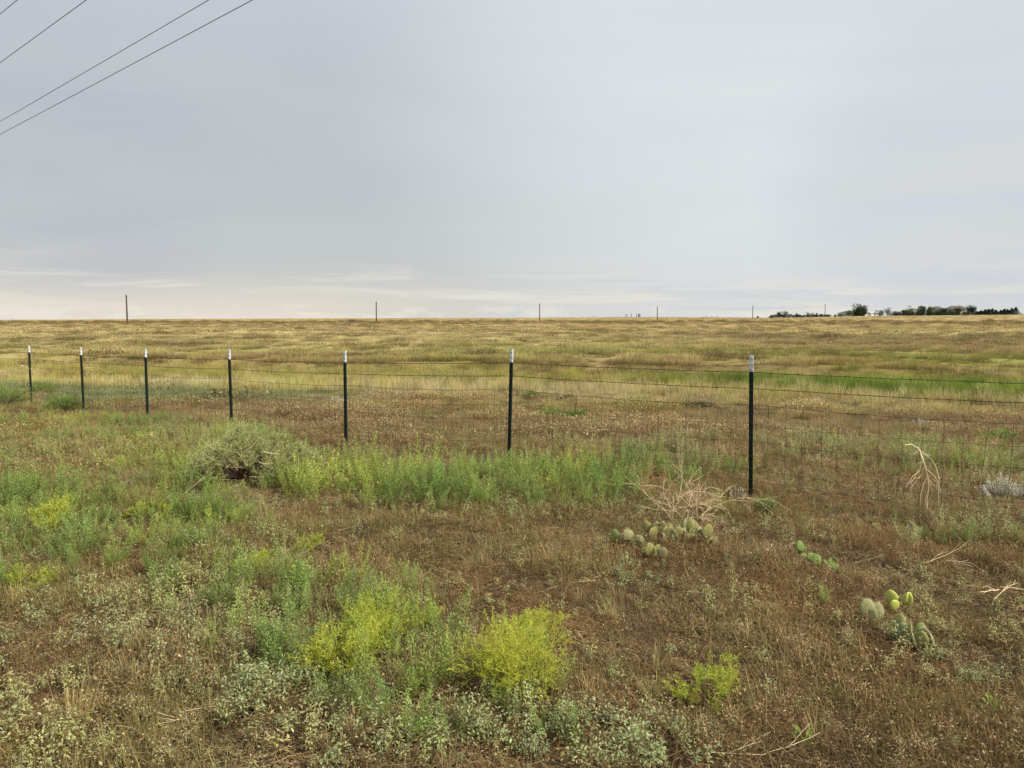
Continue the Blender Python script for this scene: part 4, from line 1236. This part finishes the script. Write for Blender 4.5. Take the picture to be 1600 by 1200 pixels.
    # silver sage
    def sage(label, px, py, h, w, n=50):
        x, y = P(px, py); t = thing('silver_sage', label, 'shrub', (x, y, TZ(x, y)))
        b = MB(); s = MB()
        for k in range(n):
            ax, ay = U(-w, w), U(-w * .5, w * .5); hh = h * U(.55, 1.05) * (1 - .45 * abs(ax) / w)
            lean = Vector((ax * .55, ay * .5 - .02, 0)); pts = [Vector((ax * .6, ay * .6, 0)), Vector((ax * .8, ay * .8, hh * .5)) + lean * .15, Vector((ax, ay, hh)) + lean * .3]
            s.tube(pts, [.003, .0025, .0015], 3, (1, .3, 0))
            for j in range(34):
                f = U(.25, 1.0); p = pts[0].lerp(pts[1], f * 2) if f < .5 else pts[1].lerp(pts[2], f * 2 - 1); a = j * 2.4
                b.leaf(p, Vector((math.cos(a) * .6, math.sin(a) * .6, 1)), Vector((0, 0, 1)), U(.012, .022), .0085, (U(.7, 1.15), .15 * (1 - f), .6 * R() * f))
        b.build('foliage', M_SILV, t); s.build('stems', M_DEADG, t)
    sage('silvery white sage clump at the right edge behind the fence', 1563, 782, .22, .19, 70)
    sage('small silvery sage sprigs left of the nearest post foot', 1153, 783, .13, .07, 16)
    sage('small white sage in the field right of the nearest post', 1435, 668, .15, .14, 30)
    sage('pale sage standing left of the middle post with white top', 527, 633, .2, .16, 36)
    sage('tiny white sage far out in the middle of the field', 1001, 603, .26, .28, 36)

    # dead branches
    def dead(name, label, cat, loc, root_pts, mat, depth=3, L=.25, w=.006, spread=.45, droop=-.1, fork=3, bias=None):
        t = thing(name, label, cat, loc); b = MB()
        def grow(p, d, L, depth, w):
            n = 3; pts = [p]; q = p
            for k in range(n):
                d = (d + Vector((U(-.14, .14), U(-.14, .14), U(-.14, .14) + droop * .3))).normalized(); q = q + d * L / n
                if q.z < .006: q.z = .006
                pts.append(q)
            b.tube(pts, [w * .5 * (1 - .1 * k) for k in range(n + 1)], 4, (U(.8, 1.15), .4 * R(), 0))
            if depth:
                for k in range(random.randint(2, fork)):
                    i = random.randint(1, n); dd = (d + Vector((U(-1, 1), U(-1, 1), U(-1, 1))) * spread).normalized()
                    grow(pts[i], dd, L * U(.6, .95), depth - 1, w * .7)
        for (p, d, l) in root_pts: grow(Vector(p), Vector(d).normalized(), l, depth, w)
        b.build('branches', mat, t)
        return t
    # pale branch hanging on the mesh at right
    x, y = 3.33, 6.10
    t = thing('dead_branch', 'pale bare branch hooked over the mesh, hanging down at right', 'dead branch', (x, y, TZ(x, y)))
    b = MB(); K = .0052
    strands = [([(1402, 690), (1412, 690), (1422, 695), (1432, 704), (1445, 713), (1454, 726), (1460, 745), (1461, 762), (1463, 788)], 5.5),
               ([(1421, 694), (1428, 708), (1434, 722), (1440, 738), (1443, 755), (1441, 775), (1442, 792)], 6), ([(1424, 698), (1428, 714), (1424, 730), (1412, 740), (1402, 755)], 3.5),
               ([(1434, 722), (1428, 742), (1415, 757), (1411, 770)], 3.5), ([(1440, 738), (1433, 752), (1430, 768), (1431, 786)], 4), ([(1443, 752), (1449, 764), (1446, 778)], 3.5),
               ([(1438, 730), (1449, 740), (1456, 752), (1458, 764)], 3.5), ([(1426, 698), (1418, 703), (1415, 707)], 3), ([(1424, 730), (1419, 740), (1412, 752)], 2.5), ([(1432, 704), (1438, 706), (1444, 706)], 2.5),
               ([(1442, 765), (1436, 776), (1438, 790)], 3), ([(1428, 742), (1420, 742), (1413, 748)], 2.5), ([(1458, 740), (1452, 750), (1452, 760)], 2.5), ([(1441, 745), (1446, 752), (1455, 756)], 2.5), ([(1430, 716), (1422, 722), (1418, 731)], 2.5)]
    for st, w in strands:
        dy = U(-.06, .06); n_ = len(st)
        pp = [Vector(((a - 1430) * K + U(-.003, .003), -.05 + dy * k / n_, max(.01, (812 - c_) * K + U(-.003, .003)))) for k, (a, c_) in enumerate(st)]
        b.tube(pp, [w * .0011 * (1 - .55 * k / n_) for k in range(n_)], 5, (U(.85, 1.15), .25 * R(), 0))
    b.build('branches', M_DEADL, t)
    # heap of dead stalks left of the nearest post
    x, y = P(1062, 815)
    dead('dead_brush_heap', 'heap of pale bleached dead stalks left of the nearest post', 'brush', (x, y, TZ(x, y)),
         [((U(-.15, .15), U(-.1, .1), .01), (U(-.6, .9), U(-.5, .5), U(.2, 1.1)), U(.14, .24)) for _ in range(12)] + [((-.06, -.02, .0), (.05, 0, 1), .2), ((-.1, 0, .12), (.8, 0, .6), .22)], M_DEADL, 3, .2, .006, .65, -.25, 3)
    x, y = P(1105, 800)
    dead('dead_brush_heap', 'reddish tan tangle of dead stalks right of the bleached heap', 'brush', (x, y, TZ(x, y)),
         [((U(-.1, .1), U(-.1, .1), .02), (U(-1, 1), U(-.6, .6), U(.2, 1)), U(.1, .18)) for _ in range(12)], M_DEADR, 3, .2, .004, .7, -.2, 3)
    x, y = P(1010, 790)
    dead('dead_brush_heap', 'orange tan dead tumbleweed half sunk in green weeds', 'brush', (x, y, TZ(x, y)),
         [((U(-.12, .12), U(-.1, .1), .05), (U(-1, 1), U(-.6, .6), U(.3, 1.2)), U(.12, .2)) for _ in range(12)], M_DEADR, 3, .2, .004, .7, -.2, 3)
    x, y = P(1470, 893)
    dead('fallen_branch', 'long pale twig lying on the litter above the prickly pear group', 'dead branch', (x, y, TZ(x, y) + .015),
         [((-.12, 0, .02), (1, .05, .1), .17), ((.03, .0, .04), (.9, -.35, .0), .13)], M_DEADL, 2, .2, .004, .5, -.05, 2)
    x, y = P(1565, 940)
    dead('fallen_branch', 'forked pale dead branch lying at the right edge', 'dead branch', (x, y, TZ(x, y) + .01),
         [((-.08, -.05, .01), (.8, .5, .5), .14), ((.0, .02, .06), (.9, -.2, .1), .16), ((-.02, 0, .05), (-.5, -.4, .0), .1)], M_DEADL, 2, .2, .0055, .45, -.1, 2)
    x, y = P(1450, 835)
    dead('fallen_branch', 'small straw coloured dead sprig standing in the reddish weeds at right', 'dead branch', (x, y, TZ(x, y)),
         [((0, 0, 0), (.3, 0, .9), .12), ((0, 0, 0), (-.9, 0, .5), .14)], M_DEADL, 2, .2, .004, .5, 0, 2)
    x, y = P(265, 790)
    dead('fallen_branch', 'dead stalk poking out below the thistle mound', 'dead branch', (x, y, TZ(x, y)), [((0, 0, 0), (.9, .3, .6), .3)], M_DEADL, 1, .2, .005, .4, 0, 2)
    x, y = P(320, 1130)
    dead('fallen_branch', 'pale dead twigs lying on bare soil at lower left', 'dead branch', (x, y, TZ(x, y) + .01), [((-.1, 0, .01), (1, .1, .02), .16), ((.1, .05, .01), (.6, .6, .1), .1), ((-.05, -.05, .01), (-.6, -.5, .1), .08)], M_DEADL, 2, .2, .004, .5, 0, 2)
    x, y = P(440, 905)
    dead('fallen_branch', 'loose dead twigs between the lime sprays left of centre', 'dead branch', (x, y, TZ(x, y) + .01), [((-.1, 0, .01), (1, .1, .3), .16), ((.1, .05, .06), (.6, -.6, .1), .1), ((0, 0, .02), (.2, .3, .8), .12)], M_DEADL, 2, .2, .0035, .5, 0, 2)
    x, y = P(1160, 1195)
    dead('fallen_branch', 'pale twig lying flat at the bottom edge of the verge', 'dead branch', (x, y, TZ(x, y) + .01), [((-.12, 0, .02), (1, -.15, .05), .2)], M_DEADL, 2, .2, .004, .35, 0, 2)
    # dead sprays caught on the two far left posts
    for (px, lb) in ((40, 'dead spray caught on the leftmost fence post'), (131, 'dead spray caught on the second fence post from the left')):
        d = FD[44] if px < 60 else FD[125]; x, y, z = A(px, d - .06)
        dead('dead_spray', lb, 'dead branch', (x, y, z), [((-.02, 0, .86), (-1 if px < 60 else .8, 0, .2), .18), ((0, 0, .84), (-.9 if px < 60 else .3, 0, .6), .16), ((0, 0, .84), (.8, 0, -.3), .16)], M_DEADL, 2, .2, .008, .5, -.3, 2)
    x, y = P(50, 628)
    dead('dead_brush_heap', 'tan dead tumbleweed between the two leftmost posts', 'brush', (x, y, TZ(x, y)), [((U(-.2, .2), U(-.1, .1), .02), (U(-1, 1), U(-.6, .6), U(.2, 1.2)), U(.12, .22)) for _ in range(14)], M_DEADR, 3, .2, .008, .7, -.2, 3)

    # the big thistle mound
    x, y = P(385, 752)
    t = thing('thistle_mound', 'large rounded mound of grey-green thistle with dark hollow, left of the middle post', 'bush', (x, y, TZ(x, y)))
    bs, bl = MB(), MB()
    for k in range(520):
        a = U(0, 6.283); ph = math.asin(R() ** .9); q = Vector((math.cos(a) * math.cos(ph), math.sin(a) * math.cos(ph), math.sin(ph)))
        wv = 1 + .22 * math.sin(3 * a + 1) + .12 * math.sin(7 * a)
        p = Vector((q.x * .58 * wv, q.y * .40 * wv, q.z * .40 * wv * (1 + .18 * math.sin(q.x * 6 + 1)) + .02))
        if q.y < -.35 and p.z < .22 and R() < .5 and -.40 < p.x < .2: continue
        p *= U(.85, 1.03); d = (q + Vector((U(-.7, .7), U(-.7, .7), U(-.5, .7)))).normalized()
        bs.tube([Vector((p.x * .1, p.y * .1, .03)), p * .55 + Vector((U(-.06, .06), U(-.06, .06), 0)), p], [.0035, .003, .002], 3, (U(.7, 1.6), .2, 0))
        for _ in range(7):
            d2 = (d + Vector((U(-.9, .9), U(-.9, .9), U(-.5, .7)))).normalized(); L = U(.05, .13)
            bl.ribbon([p, p + d2 * L * .5, p + d2 * L + Vector((0, 0, -.01))], [.0035, .003, .002], d2.cross(Vector((0, 0, 1))).normalized(), [(U(.7, 1.1), .3, 0)] * 3)
            for j in range(11):
                pp = p + d2 * L * (j / 10.); bl.leaf(pp, d2 + Vector((U(-1, 1), U(-1, 1), U(-.6, 1))), Vector((U(-1, 1), U(-1, 1), 1)), U(.012, .026), .0055, (U(.6, 1.2), .15 * R(), .5 * R()))
    bs.build('stems', M_TUMD, t); bl.build('foliage', M_TUMB, t)
    b = MB()
    for _ in range(30):
        p = Vector((U(-.4, .4), U(-.42, -.2), U(.05, .4))); d = Vector((U(-1, 1), U(-.3, .1), U(-.3, 1))).normalized()
        b.tube([p, p + d * .08, p + d * .16 + Vector((0, 0, .01))], [.0025, .0022, .0012], 3, (U(.8, 1.2), .3 * R(), 0))
    b.build('dead_stalks', M_DEADL, t)

    # straw tufts that stand out
    def tuft(label, px, py, h, n, rad, mat):
        x, y = P(px, py); me = tuft_mesh(mat, n=n, rad=rad, h=h, w=.003, lean=.5, curve=.5, dry0=.4, hmin=.4)
        o = bpy.data.objects.new('grass_tuft', me); COL.objects.link(o); o.location = (x, y, TZ(x, y)); tag(o, label, 'grass tuft')
    tuft('upright straw yellow grass tuft near the lower left corner', 118, 1140, .2, 150, .06, M_STR)
    tuft('yellow-green grass tuft at the left of the nearest post foot', 1130, 805, .3, 120, .1, M_STG)
    tuft('thin brown grass tuft in the wilted weeds at lower centre', 552, 1165, .15, 60, .03, M_STR)
    tuft('small straw tuft on the left edge below the lime bush', 25, 950, .14, 80, .05, M_STR)
    tuft('green-brown grass tuft left of the single small yellow bush', 1020, 1105, .13, 80, .04, M_STG)


M_DKSH = veg_mat('dark_shrub_leaf', tint=(.14, .12, .06), dry=(.1, .07, .04), transl=.1)
M_DEADR = veg_mat('dead_red_stalk', tint=(.46, .27, .13), dry=(.3, .16, .08), transl=.0)
M_STR = veg_mat('straw_tuft', tint=(.50, .38, .16), dry=(.24, .15, .07), tip=(.6, .5, .3), transl=.25)
M_STG = veg_mat('greenish_tuft', tint=(.36, .36, .11), dry=(.3, .2, .09), tip=(.6, .5, .3), transl=.3)
build_plants()

# ------------------------------------------------------------------ prickly pears
M_SPINE = veg_mat('cactus_spine', tint=(.55, .46, .27), dry=(.4, .28, .15), transl=.2)
pad_mats = [solid_mat('cactus_pad_olive', (.20, .21, .07), (.30, .28, .11), 45, .8, bump=.3, spec=.1), solid_mat('cactus_pad_green', (.13, .20, .05), (.20, .26, .08), 45, .75, bump=.3, spec=.12),
            solid_mat('cactus_pad_yellow', (.44, .47, .11), (.36, .40, .10), 45, .75, bump=.3, spec=.12), solid_mat('cactus_pad_grey', (.20, .22, .10), (.29, .28, .15), 45, .8, bump=.3, spec=.1)]


def cactus(label, px, py, pads, rad, seedmats, sizes=(.075, .105), spn=110):
    x, y = P(px, py); t = thing('prickly_pear', label, 'cactus', (x, y, TZ(x, y) - .01))
    pads = list(pads) + [(q[0] + U(-.04, .04), q[1] + U(-.05, .06), q[2] + U(-.01, .05)) for q in pads if R() < .65]
    for k, pd in enumerate(pads):
        if pd is None: ox, oy, oz = U(-rad, rad), U(-rad * .6, rad * .6), 0
        else: ox, oy, oz = pd
        L = U(*sizes); Wd = L * U(.72, .92); T = .011
        b = MB(); nu, nv = 14, 8
        for j in range(nv + 1):
            f = j / nv; zz = L * f; prof = math.sin(math.pi * min(1, (.06 + .94 * f) ** .85)) ** .6 if f < 1 else 0
            prof = max(.02, prof)
            for i in range(nu):
                a = 2 * math.pi * i / nu
                b.v.append(Vector((math.cos(a) * Wd * .5 * prof, math.sin(a) * T * (prof ** .7), zz))); b.c.append((1, 0, 0))
        for j in range(nv):
            for i in range(nu):
                a0 = j * nu + i; a1 = j * nu + (i + 1) % nu; b.f.append((a0, a1, a1 + nu, a0 + nu))
        b.f.append(tuple(range(nu))[::-1]); b.f.append(tuple(nv * nu + i for i in range(nu)))
        o = b.build('pad', pad_mats[random.choice(seedmats)], t, smooth=True)
        o.location = (ox, oy, oz + .012); o.rotation_euler = (U(-.5, .5), U(-.6, .6), U(-1.3, 1.3))
        s = MB()
        for _ in range(spn):
            f = U(.1, 1); prof = max(.02, math.sin(math.pi * min(.995, (.06 + .94 * f) ** .85)) ** .6)
            edge = R() < .4; a = (random.choice((0, math.pi)) + U(-.4, .4)) if edge else U(0, 6.283)
            p = Vector((math.cos(a) * Wd * .5 * prof * (1 if edge else R()), math.sin(a) * T * (prof ** .7) * 1.02, L * f))
            if not edge: p.y = math.copysign(T * prof ** .7 * .95, math.sin(a))
            d = Vector((math.cos(a) * (1 if edge else .3), math.sin(a) * .9, f - .3)).normalized(); d = (d + Vector((U(-.4, .4), U(-.4, .4), U(-.4, .5)))).normalized()
            s.leaf(p, d, Vector((U(-1, 1), U(-1, 1), 1)), U(.008, .018), .0011, (U(.7, 1.1), .5 * R(), 0))
        q = s.build('spines', M_SPINE, o); q['kind'] = 'stuff'


cactus('prickly pear with olive pads, leftmost of the cactus row below the dead brush', 985, 862, [(-.10, .05, .0), (-.05, .02, .01), (.0, .04, .03), (.04, -.02, .0), (.07, .0, .01)], .1, [0, 1, 3])
cactus('prickly pear of two spiny pale pads in front of the cactus row', 1022, 880, [(-.03, 0, 0), (.03, -.02, 0), (.0, .03, .02)], .06, [3, 0])
cactus('prickly pear with upright pads in the middle of the cactus row', 1042, 850, [(-.06, .12, .02), (-.02, .15, .05), (.03, .1, .02), (-.1, .05, .0), (.0, .05, .0), (.06, -.05, .0), (-.02, -.05, .0)], .1, [0, 3])
cactus('prickly pear with many crowded pads at the right of the cactus row', 1085, 855, [(-.06, .0, 0), (-.03, .06, .04), (.01, .08, .05), (.03, .0, 0), (.07, .04, .02), (.0, .0, .0), (-.08, .05, .0)], .1, [0, 3])
cactus('prickly pear with one high round pad at the right end of the cactus row', 1110, 862, [(-.02, .05, .06), (.02, .0, .0), (-.03, .0, .0)], .07, [0, 3], (.08, .11))
cactus('clean green prickly pear of three pads in a row, above the right group', 1267, 890, [(-.06, .06, .05), (-.03, .02, .01), (.03, .0, .0)], .06, [1], (.07, .095), 40)
cactus('small dark green prickly pear of two pads right of the three padded one', 1293, 898, [(-.02, .0, .0), (.025, .01, .0)], .04, [1, 0], (.08, .10), 25)
cactus('prickly pear with one bright yellow pad in the right hand group', 1405, 965, [(.03, .0, .05), (-.02, .0, .02)], .05, [2], (.075, .09), 16)
cactus('tall pale spiny prickly pear at the left of the right hand group', 1363, 970, [(-.01, .0, .03), (.02, .01, .0), (-.03, -.02, .0)], .05, [3], (.07, .1), 80)
cactus('very spiny prickly pear with crowded grey pads low in the right hand group', 1425, 1015, [(-.06, .02, 0), (-.03, -.03, 0), (.0, .04, .02), (.03, -.02, 0), (.07, .02, 0), (.09, -.03, 0), (-.01, -.06, 0), (.05, .05, .01)], .12, [3, 0, 1], (.07, .09), 75)
